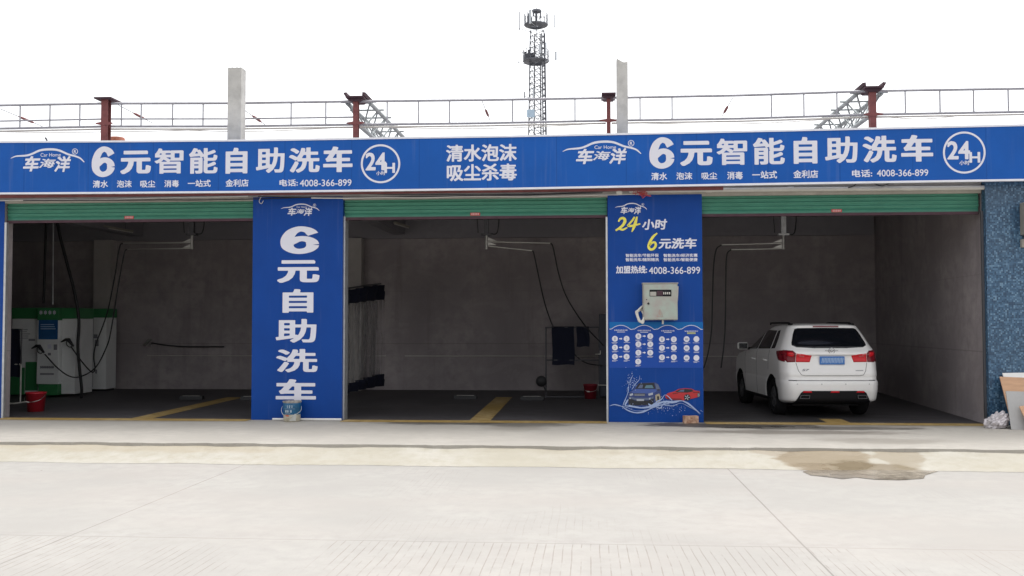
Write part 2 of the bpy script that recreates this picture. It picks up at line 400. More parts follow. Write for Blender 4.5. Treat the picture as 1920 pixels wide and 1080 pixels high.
M['brick'] = mat('clay_brick', (.42, .20, .12), .85, var=.28, vs=18, tint=(.5, .34, .24), bump=.6, bs=40)
M['rust'] = mat('rusty_drum', (.36, .12, .07), .7, var=.3, vs=9)

def mosaic():
    m, nt, b = new_mat('blue_mosaic'); P = pos(nt)
    sc = nd(nt, 'ShaderNodeVectorMath', {0: P, 1: (36., 36., 36.)}, operation='MULTIPLY').outputs[0]
    fl = nd(nt, 'ShaderNodeVectorMath', {0: sc}, operation='FLOOR').outputs[0]
    fr = nd(nt, 'ShaderNodeVectorMath', {0: sc}, operation='FRACTION').outputs[0]
    wn = nd(nt, 'ShaderNodeTexWhiteNoise', {'Vector': fl}, noise_dimensions='3D').outputs[0]
    cr = nt.nodes.new('ShaderNodeValToRGB'); nt.links.new(wn, cr.inputs[0]); e = cr.color_ramp; e.interpolation = 'CONSTANT'
    for i, (p, c) in enumerate(((0, (.016, .052, .11)), (.25, (.026, .080, .16)), (.5, (.045, .115, .21)), (.72, (.08, .17, .28)), (.9, (.14, .25, .37)))):
        el = e.elements[i] if i < 2 else e.elements.new(p); el.position = p; el.color = c+(1,)
    s = nd(nt, 'ShaderNodeSeparateXYZ', {0: fr})
    g = None
    for k in (0, 2):
        q = mth(nt, 'LESS_THAN', s.outputs[k], .10); g = q if g is None else mth(nt, 'MAXIMUM', g, q)
    c = mixc(nt, mth(nt, 'MULTIPLY', g, .6), cr.outputs[0], (.10, .15, .20))
    d = noise(nt, P, 1.4, 5); c = mixc(nt, ramp(nt, d, .45, .7, 0, .35), c, (.05, .09, .14))
    nt.links.new(c, b.inputs['Base Color']); b.inputs['Roughness'].default_value = .35
    return m
M['mosaic'] = mosaic()

def glassy(name, col, rough=.05, alpha=1.0, trans=0.0):
    m, nt, b = new_mat(name); b.inputs['Base Color'].default_value = tuple(col)+(1,); b.inputs['Roughness'].default_value = rough
    b.inputs['Transmission Weight'].default_value = trans; b.inputs['Alpha'].default_value = alpha; return m
M['clear'] = glassy('clear_vinyl', (.28, .27, .27), .3, .11)
_n = M['clear'].node_tree; _p = pos(_n)
_k = ramp(_n, noise(_n, _p, 1.0, 4, .6, (7, 7, .5)), .42, .66, .05, .55); _n.links.new(_k, _n.nodes['Principled BSDF'].inputs['Alpha'])
M['cglass'] = glassy('tinted_car_glass', (.006, .007, .010), .06)
M['paint'] = mat('white_car_paint', (.83, .815, .80), .28, coat=.6, var=.02, vs=3)
M['cblack'] = mat('black_car_plastic', (.010, .010, .012), .6, spec=.25)
M['tyre'] = mat('tyre_rubber', (.010, .010, .011), .9, spec=.2)
M['rim'] = mat('alloy_rim', (.10, .10, .105), .45, .5)
M['chrome'] = mat('chrome', (.55, .55, .56), .15, 1.0)
M['dchrome'] = mat('dark_chrome', (.16, .16, .17), .35, .9)
M['lamp'] = mat('tail_lamp_red', (.62, .012, .022), .2, coat=.2, spec=.3)
M['lampd'] = mat('tail_lamp_dark_red', (.17, .006, .014), .2, coat=.2, spec=.3)
M['plate'] = mat('plate_blue', (.04, .17, .50), .4); M['plateink'] = mat('plate_white', (.35, .48, .68), .5)
M['linedk'] = mat('panel_gap', (.10, .10, .10), .8)
M['stripe'] = concrete('yellow_floor_paint', (.46, .30, .085), rough=.75, big=.2, fine=.4, warm=(.42, .31, .15))

# ---------------------------------------------------------------- the setting: ground
def slab(name, x0, x1, y0, y1, z, m, nx=1, ny=1, zf=None, jit=None):
    mb = MB(); vs = []
    for j in range(ny+1):
        for i in range(nx+1):
            x = x0+(x1-x0)*i/nx; y = y0+(y1-y0)*j/ny
            if jit: y += jit(i, j)
            vs.append((x, y, zf(x, y) if zf else z))
    fs = [(j*(nx+1)+i, j*(nx+1)+i+1, (j+1)*(nx+1)+i+1, (j+1)*(nx+1)+i) for j in range(ny) for i in range(nx)]
    mb.add(vs, fs); return structure(obj(name, mb, m))
ZR = -.20; YE = -3.55; YA = -4.28
mb = MB(); mb.add([(-300, -300, ZR), (300, -300, ZR), (300, 300, ZR), (-300, 300, ZR)], [(0, 1, 2, 3)])
structure(obj('road', mb, M['road']))
edge = [YE+.02*math.sin(i*.37)+.012*math.sin(i*.9)+random.uniform(-.03, .02) for i in range(241)]
foot = [YA+.03*math.sin(i*.31)+random.uniform(-.02, .02) for i in range(241)]
XS = [-16+i*.12 for i in range(241)]
mb = MB()   # pavement: a real slab with a broken front edge
for i in range(240):
    a, b = XS[i], XS[i+1]
    mb.add([(a, edge[i], 0), (b, edge[i+1], 0), (b, 0, 0), (a, 0, 0)], [(0, 1, 2, 3)])
    dz = [-.10, -.10]
    mb.add([(a, edge[i], 0), (a, edge[i]-.004, dz[0]), (b, edge[i+1]-.004, dz[1]), (b, edge[i+1], 0)], [(0, 1, 2, 3)])
structure(obj('pavement', mb, M['pave']))
mb = MB()
for i in range(240):
    a, b = XS[i], XS[i+1]; n = 5
    for k in range(n):
        def q(j, kk):
            t = kk/n; y = edge[j]+.01+(foot[j]-edge[j]-.01)*t; z0 = -.030-.010*abs(math.sin(j*.23)+.5*math.sin(j*.71)); z = z0+(ZR+.003-z0)*(t**.8)
            return (XS[j], y, z+.006*math.sin(j*.9+kk*2.1)*(0 < kk < n))
        mb.add([q(i, k+1), q(i+1, k+1), q(i+1, k), q(i, k)], [(0, 1, 2, 3)]); mb.sm[-1] = True
structure(obj('apron', mb, M['apron']))
XL, XR, YB, ZC = -16.4, 6.9, 7.7, 4.45
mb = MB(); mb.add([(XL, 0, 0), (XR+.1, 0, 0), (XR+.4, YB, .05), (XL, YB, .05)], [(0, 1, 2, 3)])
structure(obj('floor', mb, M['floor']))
mb = MB()
for a, b in ((-10.86, -6.12), (-4.4, .36), (2.08, 6.85)):
    mb.add([(a, -.30, .004), (b, -.30, .004), (b, .10, .005), (a, .10, .005)], [(0, 1, 2, 3)])
for x0, ln in ((-8.22, 5.0), (-1.92, 5.4), (4.42, .75)):
    w_ = .20 if x0 != -1.92 else .19
    mb.add([(x0-w_, .104, .006), (x0+w_, .104, .006), (x0+w_, ln, .006+ln*.0066), (x0-w_, ln, .006+ln*.0066)], [(0, 1, 2, 3)])
structure(obj('floor_marking', mb, M['stripe']))
# puddle at the foot of the apron
mb = MB(); pts = []
for px_, py_ in ((1515, 889), (1540, 885), (1580, 887), (1630, 884), (1690, 885), (1735, 886), (1770, 888), (1745, 893), (1742, 899), (1700, 902), (1650, 901), (1615, 897), (1590, 900), (1560, 896), (1530, 893)):
    g = gr(px_-10, py_-(5 if py_ < 890 else 2), ZR+.005); pts.append((g.x, g.y, ZR+.005))
mb.add(pts[::-1], [tuple(range(len(pts)))])
M['puddle'] = concrete('wet_concrete', (.15, .12, .088), rough=.18, big=.5, fine=.4, bump=.04, warm=(.25, .22, .18))  # paler mottling puts the reflected brightness into the base colour
structure(obj('puddle', mb, M['puddle']))

# ---------------------------------------------------------------- the building
bld = thing('car_wash_building', 'long single storey car wash building with three open bays and a plastered interior', 'building', (0, 0, 0))
mb = MB(); mb.box(XL-.2, XR+2.9, YB, YB+.2, -.15, ZC); obj('wall', mb, M['wall'], bld)
mb = MB(); mb.box(XL-.2, XL, 0, YB, -.15, ZC); obj('wall', mb, M['wall'], bld)
mb = MB(); mb.prism([(6.9, .06), (6.9+2.9, .06), (6.9+2.9, YB), (7.25, YB)], -.15, ZC, 'Z'); obj('wall', mb, M['wall'], bld)
mb = MB(); mb.box(XL-.2, XR+2.9, 0, YB+.2, ZC, ZC+.2); obj('roof', mb, M['ceil'], bld)
mb = MB(); mb.box(XL-.2, 6.88, 0, .28, 4.02, ZC); mb.box(XL-.2, 9.8, 0, .28, ZC+.2, 5.0); obj('lintel', mb, M['lintel'], bld)
for a, b in ((-16.6, -10.9), (-6.08, -4.45), (.42, 2.03)):
    mb = MB(); mb.box(a, b, .0, .30, -.1, 4.02); obj('pillar', mb, M['wall'], bld)
for pa_, pb_ in ((174, 206), (652, 677), (1150, 1176)):
    xa, xb = at(pa_, 600, YB-.35).x, at(pb_, 600, YB-.35).x
    mb = MB(); mb.box(xa, xb, YB-.35, YB-.001, 0, 3.98); obj('pilaster', mb, M['pil'], bld)
mb = MB(); mb.box(XL, XR+.3, YB-.14, YB-.002, 3.98, ZC-.001); obj('beam', mb, M['ceil'], bld)
for xa in (-11.9, -4.95, 1.05):
    mb = MB(); mb.box(xa, xa+.3, .3, YB-.36, 4.05, ZC-.002); obj('beam', mb, M['ceil'], bld)
mb = MB(); mb.box(6.90, 9.8, -.12, .055, -.1, 4.6); obj('tiled_pillar', mb, M['mosaic'], bld)
mb = MB(); mb.box(6.86, 6.898, -.02, .02, 0, 3.7); obj('corner_trim', mb, M['dsteel'], bld)
for a, b in ((-11.6, -5.2), (-4.7, .9), (1.5, 7.1)):     # thin conduit on the back wall
    mb = MB(); mb.tube([(a, YB-.02, .93), (b, YB-.02, .93)], .009, 6); obj('conduit', mb, M['pvc'], bld)

# ---------------------------------------------------------------- fascia sign
YS = -.42
sg = thing('fascia_sign', 'long blue fascia sign with white lettering along the whole front of the building', 'sign', (0, YS, 4.15))
topp = ((-300, 269), (0, 267.4), (240, 266.4), (480, 264.4), (720, 260.4), (960, 256.9), (1200, 252), (1480, 246), (1700, 241), (1920, 236), (2180, 230))
botp = ((-300, 363.5), (0, 361.6), (240, 360.2), (480, 358.4), (720, 355.6), (960, 352.6), (1200, 348), (1480, 343), (1700, 339.5), (1920, 336), (2180, 331.5))
T = [at(x, y, YS) for x, y in topp]; B_ = [at(x, y, YS) for x, y in botp]
mb = MB(); n = len(T)
for i in range(n-1):
    a, b, c, d = T[i], T[i+1], B_[i+1], B_[i]
    vs = [(d.x, YS, d.z), (c.x, YS, c.z), (b.x, YS, b.z), (a.x, YS, a.z)]; vb = [(x, YS+.14, z) for x, y, z in vs]
    mb.add(vs+vb, [(0, 1, 2, 3), (7, 6, 5, 4), (0, 4, 5, 1), (3, 2, 6, 7)])
obj('board', mb, M['sign'], sg)
for P_ in (T, B_):
    mb = MB()
    for i in range(n-1):
        a, b = P_[i], P_[i+1]; s = 1 if P_ is T else -1
        mb.bar((a.x, YS-.006+.03, a.z+s*.012), (b.x, YS-.006+.03, b.z+s*.012), .075, .034)
    obj('frame', mb, M['alu'], sg)
def car_logo(mb, ox, oy, k, Y, name_wd=.03, fine=True, thin=1.0):
    pts = [(0, 27), (10, 23), (29, 21.6), (40, 18.5), (55, 12), (73, 10), (90, 11.8), (108, 19.4), (120, 22.5), (130, 26.5), (138, 34)]
    wds = [.8, 2.4, 3.4, 3.6, 3.9, 4.2, 3.9, 3.6, 3.2, 3.0, 1.6]
    stroke(mb, [(ox+x*k[0], oy+y*k[1]+x*k[2]) for x, y in pts], [v*(k[0]+k[1])/2*thin for v in wds], Y)
    cx, cy = ox+120.5*k[0], oy+14*k[1]+120*k[2]
    ring(mb, cx, cy, 5.6*k[0], 4.5*k[0], Y, 24); text(mb, 'R', cx-2.2*k[0], cy-2.8*k[0], cx+2.4*k[0], cy+2.8*k[0], Y, .03, res=30)
    if fine: text(mb, 'Car Home', ox+56*k[0], oy+17*k[1]+75*k[2], ox+94*k[0], oy+23.6*k[1]+75*k[2], Y-.001, .005, res=36)
    for ch, a, c, b, d, wdx in (('车', 25, 22.8, 54, 51.5, .034), ('海', 55, 27.5, 83, 44.8, .020), ('洋', 84, 22.8, 112, 52.5, .030)):
        text(mb, ch, ox+a*k[0], oy+c*k[1]+((a+b)/2)*k[2], ox+b*k[0], oy+d*k[1]+((a+b)/2)*k[2], Y-.0015-.0005*(ch == '海'), wdx, res=44, shear=.22)
YT = YS-.003
mb = MB(); car_logo(mb, 20, 270, (1, 1, 0), YT); obj('logo', mb, M['white'], sg)
mb = MB(); car_logo(mb, 1055, 257, (1.065, 1.0, -.02), YT); obj('logo', mb, M['white'], sg)
HEAD = [('6', 172, 274.5, 215.5, 332), ('元', 226, 282.5, 283, 326), ('智', 290, 278, 344, 325.5), ('能', 354.5, 277.5, 408, 325.5), ('自', 423, 277, 464, 325.5), ('助', 480, 276.6, 533.6, 324), ('洗', 542, 276.6, 599.5, 323.5), ('车', 606, 274.7, 661, 322.7)]
HEAD2 = [('6', 1217.5, 257.2, 1264.6, 316.4), ('元', 1275.6, 264.3, 1336, 310.6), ('智', 1343.8, 259.6, 1401, 309.3), ('能', 1412, 258.3, 1471.4, 308.5), ('自', 1488, 256.8, 1532.5, 307), ('助', 1547, 256, 1608, 305.5), ('洗', 1617.5, 254.5, 1681, 304.5), ('车', 1689.5, 253, 1749.5, 303)]
BOLD = {'6': (.046, .030), '元': (.05, .034), '智': (.026, .020), '能': (.030, .022), '自': (.045, .03), '助': (.030, .025), '洗': (.034, .026), '车': (.046, .030)}
for H in (HEAD, HEAD2):
    mb = MB()
    for ch, a, b, c, d in H: six(mb, a, b, c, d, YT) if ch == '6' else text(mb, ch, a, b, c, d, YT, *BOLD[ch], res=60)
    obj('lettering', mb, M['white'], sg)
SUB = [('清水', 174, 338, 202.5, 352), ('泡沫', 219, 338, 247, 351.5), ('吸尘', 263, 338, 291, 351.5), ('消毒', 308, 337.5, 335.5, 351), ('一站式', 352, 337, 395, 350.5), ('金利店', 423, 336, 466, 350), ('电话:', 524, 336.2, 558.6, 349.2)]
SUB2 = [('清水', 1221, 323.4, 1251, 337.7), ('泡沫', 1268, 323, 1298, 336.7), ('吸尘', 1315.4, 323, 1344.6, 336.4), ('消毒', 1363.3, 321.6, 1392.8, 336.4), ('一站式', 1410.5, 320.3, 1457, 335), ('金利店', 1487.5, 318.8, 1534, 333.8), ('电话:', 1597.5, 318, 1635.5, 332)]
for S_, num in ((SUB, (562, 336.5, 659, 349.2)), (SUB2, (1644, 317.8, 1740.5, 330.5))):
    mb = MB()
    for ch, a, b, c, d in S_: text(mb, ch, a, b, c, d, YT, .022, res=40)
    text(mb, '4008-366-899', *num, YT, .010, res=40); obj('lettering', mb, M['white'], sg)
mb = MB(); text(mb, '清水泡沫', 836.4, 270.6, 969, 302.6, YT, .030, .022, res=52); text(mb, '吸尘杀毒', 837.7, 307, 969, 339, YT, .030, .022, res=52); obj('lettering', mb, M['white'], sg)
for cx, cy, r, b24, bH, bx in ((713.5, 307, 37, (685.4, 286, 724, 319.4), (720.6, 305.3, 740.7, 324.3), (705.5, 320.8, 722.5, 328.4)), (1808, 286, 40, (1776, 264.5, 1819, 298.8), (1817.5, 285, 1838, 305), (1798.8, 300.8, 1818, 309.5))):
    mb = MB(); ring(mb, cx, cy, r, r-3.7, YT, 72, .985); text(mb, '24', *b24, YT, .030, .022, res=50)
    a, b, c, d = bH; text(mb, 'H', a, b, c, d, YT-.002, .030, .024, res=40); text(mb, '小时', *bx, YT-.001, .02, res=36); obj('logo', mb, M['white'], sg)

# steel behind and below the sign, cables and pipes
o = MB(); o.box(-14, 2.4, -.30, -.24, 4.085, 4.145); tag(obj('steel_beam', o, M['red']), 'red painted steel beam along the underside of the blue fascia sign', 'beam')
def cable(pts, r, name, m, label, cat, group=None, n=6):
    mb = MB(); mb.tube([tuple(p) for p in smooth_pts(pts, n)], r, 6); return tag(obj(name, mb, m), label, cat, group)
mb = MB(); a = at(1180, 357, -.06); b = at(1850, 351, -.06)
mb.tube([(a.x, -.06, 4.12), (b.x, -.06, 4.10)], .038, 12); mb.tube([(b.x-.02, -.06, 4.10), (b.x+.03, -.06, 4.10)], .05, 12)
for k in (.22, .45, .71): mb.tube([(a.x+(b.x-a.x)*k, -.06, 4.115), (a.x+(b.x-a.x)*k+.1, -.06, 4.115)], .043, 12)
tag(obj('drain_pipe', mb, M['pvc']), 'cream plastic pipe running under the fascia above the right shutter', 'pipe')
for k, (x0, x1, z, sg_, m_) in enumerate(((-13, -6.2, 4.10, .03, 'pvc'), (-10.5, -4.6, 4.065, .02, 'black'), (-6, .3, 4.09, .035, 'black'), (-5, 1.0, 4.05, .015, 'pvc'), (-4.2, .9, 4.125, .05, 'black'))):
    nn = 9; pts = [(x0+(x1-x0)*i/nn, -.03-.012*k, z-sg_*4*(i/nn)*(1-i/nn)+random.uniform(-.008, .008)) for i in range(nn+1)]
    cable(pts, .012 if m_ == 'pvc' else .009, 'cable', M[m_], ['pale cable under the fascia at the far left above the first bay', 'black cable under the fascia over the first bay and tall banner', 'long sagging black cable above the middle shutter, lower one', 'pale cable hanging just above the middle shutter', 'sagging black cable nearest the sign above the middle shutter'][k], 'cable')
for k, (p0, p1, p2, p3) in enumerate((((1590, 352), (1600, 349), (1605, 345), (1612, 342)), ((1632, 340), (1650, 348), (1662, 346), (1675, 340)))):
    cable([tuple(at(*p, -.1)) for p in (p0, p1, p2, p3)], .010, 'cable', M['black'], ['short black cable end poking up under the sign right of centre', 'black cable loop drooping from the sign above the right shutter'][k], 'cable')
mb = MB()
for k in range(7):
    c = at(1200+random.uniform(-6, 12), 358+random.uniform(-4, 8), -.14)
    mb.tube([tuple(p) for p in smooth_pts([(c.x+random.uniform(-.12, .12), -.14+random.uniform(-.03, .03), c.z+random.uniform(-.08, .06)) for _ in range(5)], 5)], .006, 5)
tag(obj('wire_tangle', mb, M['sticker']), 'tangle of thin red wires hanging above the right pillar banner', 'wires')
lamp = thing('spot_lamp', 'small white lamp under the sign at the top of the right pillar banner', 'lamp', tuple(at(1161, 352, -.2)))
c = at(1161, 352, -.2); mb = MB(); mb.tube([(c.x, -.2, c.z+.06), (c.x, -.2, c.z)], .02, 8); obj('bracket', mb, M['pvc'], lamp)
mb = MB(); mb.tube([(c.x, -.2, c.z), (c.x, -.23, c.z-.06), (c.x, -.25, c.z-.10)], [.03, .05, .055], 10); obj('housing', mb, M['pvc'], lamp)
cable([tuple(at(x, y, -.05)) for x, y in ((492, 366), (488, 372), (486, 378), (490, 382), (494, 376))], .006, 'wire', M['pvc'], 'thin white wire curling over the top corner of the tall banner', 'wire')

# ---------------------------------------------------------------- pillar banners
def banner_body(root, a, b, z1, depth=.31):
    mb = MB(); mb.box(a, b, -.008, depth, .003, z1); obj('sheet', mb, M['banner'], root)
YP = -.012
b0 = thing('pillar_banner', 'narrow strip of plain blue banner on the pillar at the left edge', 'banner', (-11.6, 0, 0), 'blue banners wrapped round the pillars'); banner_body(b0, -12.6, -10.88, 4.06, -.001)
b1 = thing('pillar_banner', 'blue pillar banner with large white vertical characters and a 6', 'banner', (-5.27, 0, 0), 'blue banners wrapped round the pillars'); banner_body(b1, -6.11, -4.43, 4.08)
mb = MB(); car_logo(mb, 527, 377.5, (.52, .52, 0), YP, fine=True); obj('logo', mb, M['white'], b1)
mb = MB()
for ch, a, b, c, d in (('6', 525.8, 424.7, 598.7, 475.8), ('元', 520, 487.8, 599, 530), ('自', 529.8, 542, 587.6, 586.4), ('助', 517, 598, 593.3, 642.4), ('洗', 517.8, 654.4, 595.6, 698), ('车', 517, 711, 592.4, 758)):
    k = BOLD[ch]; six(mb, a, b, c, d, YP, .33, .19) if ch == '6' else text(mb, ch, a, b, c, d, YP, k[0]*.9, k[1], res=60)
obj('lettering', mb, M['white'], b1)
mb = MB(); mb.box(-4.429, -4.40, .06, .30, 0, 3.72); obj('guide_rail', mb, M['galv'], b1)

b2 = thing('pillar_banner', 'blue pillar banner with yellow 24, wash instructions and printed cars', 'banner', (1.22, 0, 0), 'blue banners wrapped round the pillars'); banner_body(b2, .39, 2.06, 4.05)
mb = MB(); car_logo(mb, 1153.5, 376.5, (.43, .48, 0), YP, fine=False); obj('logo', mb, M['white'], b2)
mb = MB()
text(mb, '小时', 1204.4, 410.7, 1250.4, 430.7, YP, .032, .026, res=44, shear=.06); text(mb, '元洗车', 1235.6, 446.2, 1306.2, 466.2, YP, .034, .028, res=44, shear=.04)
for bd, a, b, c, d in (('智能洗车/节能环保', 1173, 475.6, 1235, 482), ('智能洗车/经济实惠', 1244, 475.6, 1307.8, 482), ('智能洗车/随到随洗', 1173, 483.6, 1235.5, 490), ('智能洗车/智能便捷', 1244, 483.6, 1307.8, 490)): text(mb, bd, a, b, c, d, YP, .02, res=26)
text(mb, '加盟热线:', 1155, 498.2, 1213.3, 512.7, YP, .026, res=36); text(mb, '4008-366-899', 1216.7, 500.4, 1312.7, 513.5, YP, .008, res=36)
obj('lettering', mb, M['white'], b2)
mb = MB(); Z8 = lambda x, y: (1130+x/4.5, 360+y/4.5)
for pts, wd in (([(133, 250), (150, 225), (178, 222), (188, 245), (170, 280), (140, 305), (110, 325)], [3, 4, 5, 5.5, 5, 4, 3.2]), ([(108, 322), (140, 311), (170, 318), (208, 300)], [2.2, 3.6, 3.6, 2.2]),
                ([(270, 210), (250, 240), (222, 272), (216, 285), (250, 285), (318, 268)], [3, 3.5, 3.5, 4, 4, 2.5]), ([(290, 208), (276, 260), (262, 300), (246, 337)], [3, 5.5, 5, 1.5]),
                ([(460, 347), (425, 378), (400, 420), (388, 460), (402, 484), (430, 478), (448, 450), (440, 425), (415, 430), (396, 455)], [2.5, 4.5, 5, 5, 4.5, 4.5, 4.5, 4, 3.5, 2.5])):
    stroke(mb, [Z8(*p) for p in pts], wd, YP, 8)
    YP -= .0006
YP = -.012
obj('lettering', mb, M['yellow'], b2)
# instruction panel
Z7 = lambda x, y: (1130+x/4.91, 590+y/4.91)
def rect7(mb, x0, y0, x1, y1, Y): ppoly(mb, [Z7(x0, y1), Z7(x1, y1), Z7(x1, y0), Z7(x0, y0)], Y)
mb = MB(); rect7(mb, 62, 66, 925, 490, -.011); pn = obj('instruction_panel', mb, M['panel'], b2)
mb = MB(); cols = ((62, 275), (275, 490), (490, 710), (710, 923))
ml = MB()
for a, b in cols:
    t = [(a+(b-a)*i/12, 132-36*max(0, math.sin(math.pi*min(1, max(0, (i/12-.1)/.8))))**.8+i*.3) for i in range(13)]
    ppoly(mb, [Z7(*p) for p in t]+[Z7(b, 68), Z7(a, 68)], -.0125); stroke(ml, [Z7(*p) for p in t], 1.0, -.0142, 2)
obj('header_print', mb, M['panelhead'], pn)
for i, (a, b) in enumerate(cols):
    m_ = (a+b)/2; text(ml, '车海洋自助洗车机', *Z7(m_-62, 136+3*i), *Z7(m_+62, 150+3*i), -.014, .012, res=20)
    if i < 3: rect7(ml, m_-36, 157+2*i, m_+36, 162+2*i, -.014)
circ = [(113, 222, '1'), (220, 222, '2'), (113, 302, '3'), (220, 302, '4'), (113, 387, '5'), (220, 387, '6'), (329, 198, '1'), (438, 198, '2'), (329, 272, '3'), (438, 272, '4'), (329, 350, '5'), (438, 350, '6'), (327, 432, '7'),
        (546, 227, '1'), (655, 227, '2'), (546, 306, '3'), (655, 306, '4'), (546, 393, '5'), (655, 393, '6'), (773, 225, ''), (863, 225, ''), (773, 308, ''), (863, 308, ''), (773, 398, ''), (863, 398, '')]
mk = MB()
for x, y, s in circ:
    c = Z7(x, y); ring(ml, c[0], c[1], 5.5, 0, -.0142, 20)
    if s: text(mk, s, c[0]-1.7, c[1]-2.7, c[0]+1.7, c[1]+2.7, -.0155, .008, res=24)
    elif x < 800: ppoly(mk, [(c[0]-2.8, c[1]+2.2), (c[0]+2.8, c[1]+2.2), (c[0]+2.8, c[1]-1.6), (c[0]-2.8, c[1]-1.6)], -.0155)
    rect7(ml, x-28+random.uniform(-6, 6), y+33, x+28+random.uniform(-6, 6), y+36, -.0142)
    if random.random() < .6: rect7(ml, x-26, y+40, x+random.uniform(5, 26), y+43, -.0142)
    if s and int(s) % 2 == 1 and s != '7':
        rect7(ml, x+39, y-5, x+54, y+4, -.0142); ppoly(ml, [Z7(x+54, y+10), Z7(x+70, y), Z7(x+54, y-11)], -.0142)
obj('lettering', ml, M['white'], pn)
obj('lettering', mk, M['pgrey'], pn)
mb = MB(); rect7(mb, 778, 162, 856, 178, -.014); obj('label_print', mb, mat('olive_print', (.40, .42, .20), .6), pn)
# printed cars and splash on the lower banner
PR = {k: mat('print_'+k, c, .5) for k, c in dict(navy=(.025, .05, .19), blue=(.05, .10, .34), dark=(.012, .014, .022), mid=(.10, .13, .22), glass=(.10, .20, .26), red=(.50, .025, .03), dred=(.20, .012, .018), silver=(.42, .45, .52), water=(.36, .46, .70), warm=(.38, .33, .24)).items()}
keys = list(PR); mb = MB(); dep = [-.0105]
def pp(key, pts):
    mb.mi = keys.index(key); dep[0] -= .00035; ppoly(mb, [Z7(*p) for p in pts][::-1], dep[0])
pp('navy', [(232, 745), (244, 715), (288, 685), (332, 628), (480, 622), (512, 640), (536, 690), (540, 740), (530, 800), (470, 830), (440, 842), (330, 842), (240, 840), (228, 800)])
pp('blue', [(262, 712), (300, 684), (478, 686), (520, 690), (468, 722), (300, 730)])
pp('dark', [(300, 682), (334, 632), (474, 628), (486, 682)]); pp('glass', [(385, 676), (400, 650), (455, 648), (470, 676)]); pp('mid', [(322, 676), (345, 645), (372, 645), (366, 676)])
pp('mid', [(482, 630), (510, 642), (530, 690), (496, 690)]); pp('dark', [(494, 690), (524, 686), (526, 696), (500, 698)])
pp('dark', [(286, 724), (392, 724), (388, 748), (292, 748)])
for y in (730, 737, 743): pp('silver', [(292, y), (388, y), (388, y+2.4), (292, y+2.4)])
pp('silver', [(248, 732), (276, 722), (282, 740), (252, 750)]); pp('silver', [(418, 728), (462, 716), (462, 738), (424, 746)])
pp('dark', [(240, 770), (300, 790), (420, 790), (470, 768), (468, 830), (240, 836)]); pp('mid', [(262, 756), (300, 766), (420, 766), (468, 752), (468, 772), (420, 786), (300, 786), (254, 772)])
pp('silver', [(312, 778), (382, 778), (380, 794), (314, 794)]); pp('silver', [(246, 762), (258, 762), (258, 776), (246, 776)]); pp('silver', [(426, 768), (440, 764), (440, 780), (426, 782)])
pp('warm', [(484, 740), (520, 725), (534, 760), (528, 805), (496, 810), (486, 780)]); pp('dark', [(500, 752), (518, 750), (520, 792), (504, 795)])
pp('red', [(576, 745), (600, 722), (660, 706), (700, 684), (760, 677), (820, 682), (850, 698), (893, 704), (896, 728), (890, 756), (800, 778), (740, 790), (640, 786), (590, 776), (578, 762)])
pp('dark', [(664, 710), (706, 690), (760, 684), (822, 688), (838, 706), (780, 718), (700, 716)]); pp('mid', [(690, 708), (720, 694), (752, 690), (748, 710)])
pp('dred', [(584, 758), (640, 770), (720, 772), (740, 790), (640, 786), (592, 776)]); pp('dred', [(640, 722), (700, 718), (690, 726), (650, 732)]); pp('dred', [(830, 712), (892, 708), (890, 716), (834, 722)])
for cx, r in ((778, 30), (884, 22)):
    ys = 762 if cx == 778 else 740
    kx = 1 if cx == 778 else .6
    pp('dark', [(cx+kx*r*math.cos(t), ys+r*math.sin(t)) for t in [2*math.pi*i/20 for i in range(20)]])
    for i in range(5):
        t = 2*math.pi*i/5; dx, dy = math.cos(t), math.sin(t); pp('silver', [(cx+kx*(dx*5-dy*3), ys+dy*5+dx*3), (cx+kx*(dx*r*.8-dy*4), ys+dy*r*.8+dx*4), (cx+kx*(dx*r*.8+dy*4), ys+dy*r*.8-dx*4), (cx+kx*(dx*5+dy*3), ys+dy*5-dx*3)])
mb.mi = keys.index('water')
def wstroke(pts, wd):
    dep[0] -= .0003; stroke(mb, [Z7(*p) for p in pts], wd, dep[0], 6)
wstroke([(64, 840), (110, 828), (170, 842), (230, 880), (300, 902), (370, 896), (440, 866), (500, 840), (580, 822), (660, 800), (740, 795), (800, 832), (850, 872), (895, 918)], [.6, 1.6, .9, 2.2, 2.0, 2.6, 1.6, 2.6, 1.4, 2.8, 1.4, 2.0, 1.0, .3])
wstroke([(120, 836), (210, 850), (300, 884), (400, 880), (470, 845), (560, 830), (640, 840), (720, 815), (790, 845), (870, 890)], [.3, .9, .6, 1.3, .7, 1.2, 1.5, .6, .9, .2])
wstroke([(186, 838), (200, 800), (225, 740), (238, 690), (242, 640), (262, 590), (280, 556)], [.8, 1.6, .9, 1.3, .6, 1.1, .4]); wstroke([(268, 690), (300, 640), (335, 600), (342, 560)], [.8, 1.2, .8, .3])
wstroke([(470, 840), (500, 800), (540, 780), (570, 740), (600, 750), (640, 790)], [1.6, 2.4, 2.0, .8, 1.2, 1.8]); wstroke([(490, 850), (530, 860), (560, 820), (610, 800), (680, 810)], [1.2, 2.2, 1.6, 2.2, .8])
wstroke([(470, 830), (520, 815), (575, 800), (640, 806), (700, 798)], [2.5, 4, 3, 4.5, 2]); wstroke([(240, 835), (300, 850), (380, 858), (460, 842), (520, 824)], [2.5, 3.2, 2.4, 4, 3])
wstroke([(236, 780), (222, 800), (205, 836)], [1.5, 3, 2]); wstroke([(420, 820), (450, 838), (480, 815)], [2, 3.5, 2]); wstroke([(740, 795), (790, 820), (850, 870), (900, 912)], [2, 3, 2.4, .5])
wstroke([(900, 880), (926, 896)], [.8, .3]); wstroke([(205, 838), (260, 846), (330, 856), (410, 850), (470, 836)], [1.2, 2.0, 1.4, 2.2, 1.2])
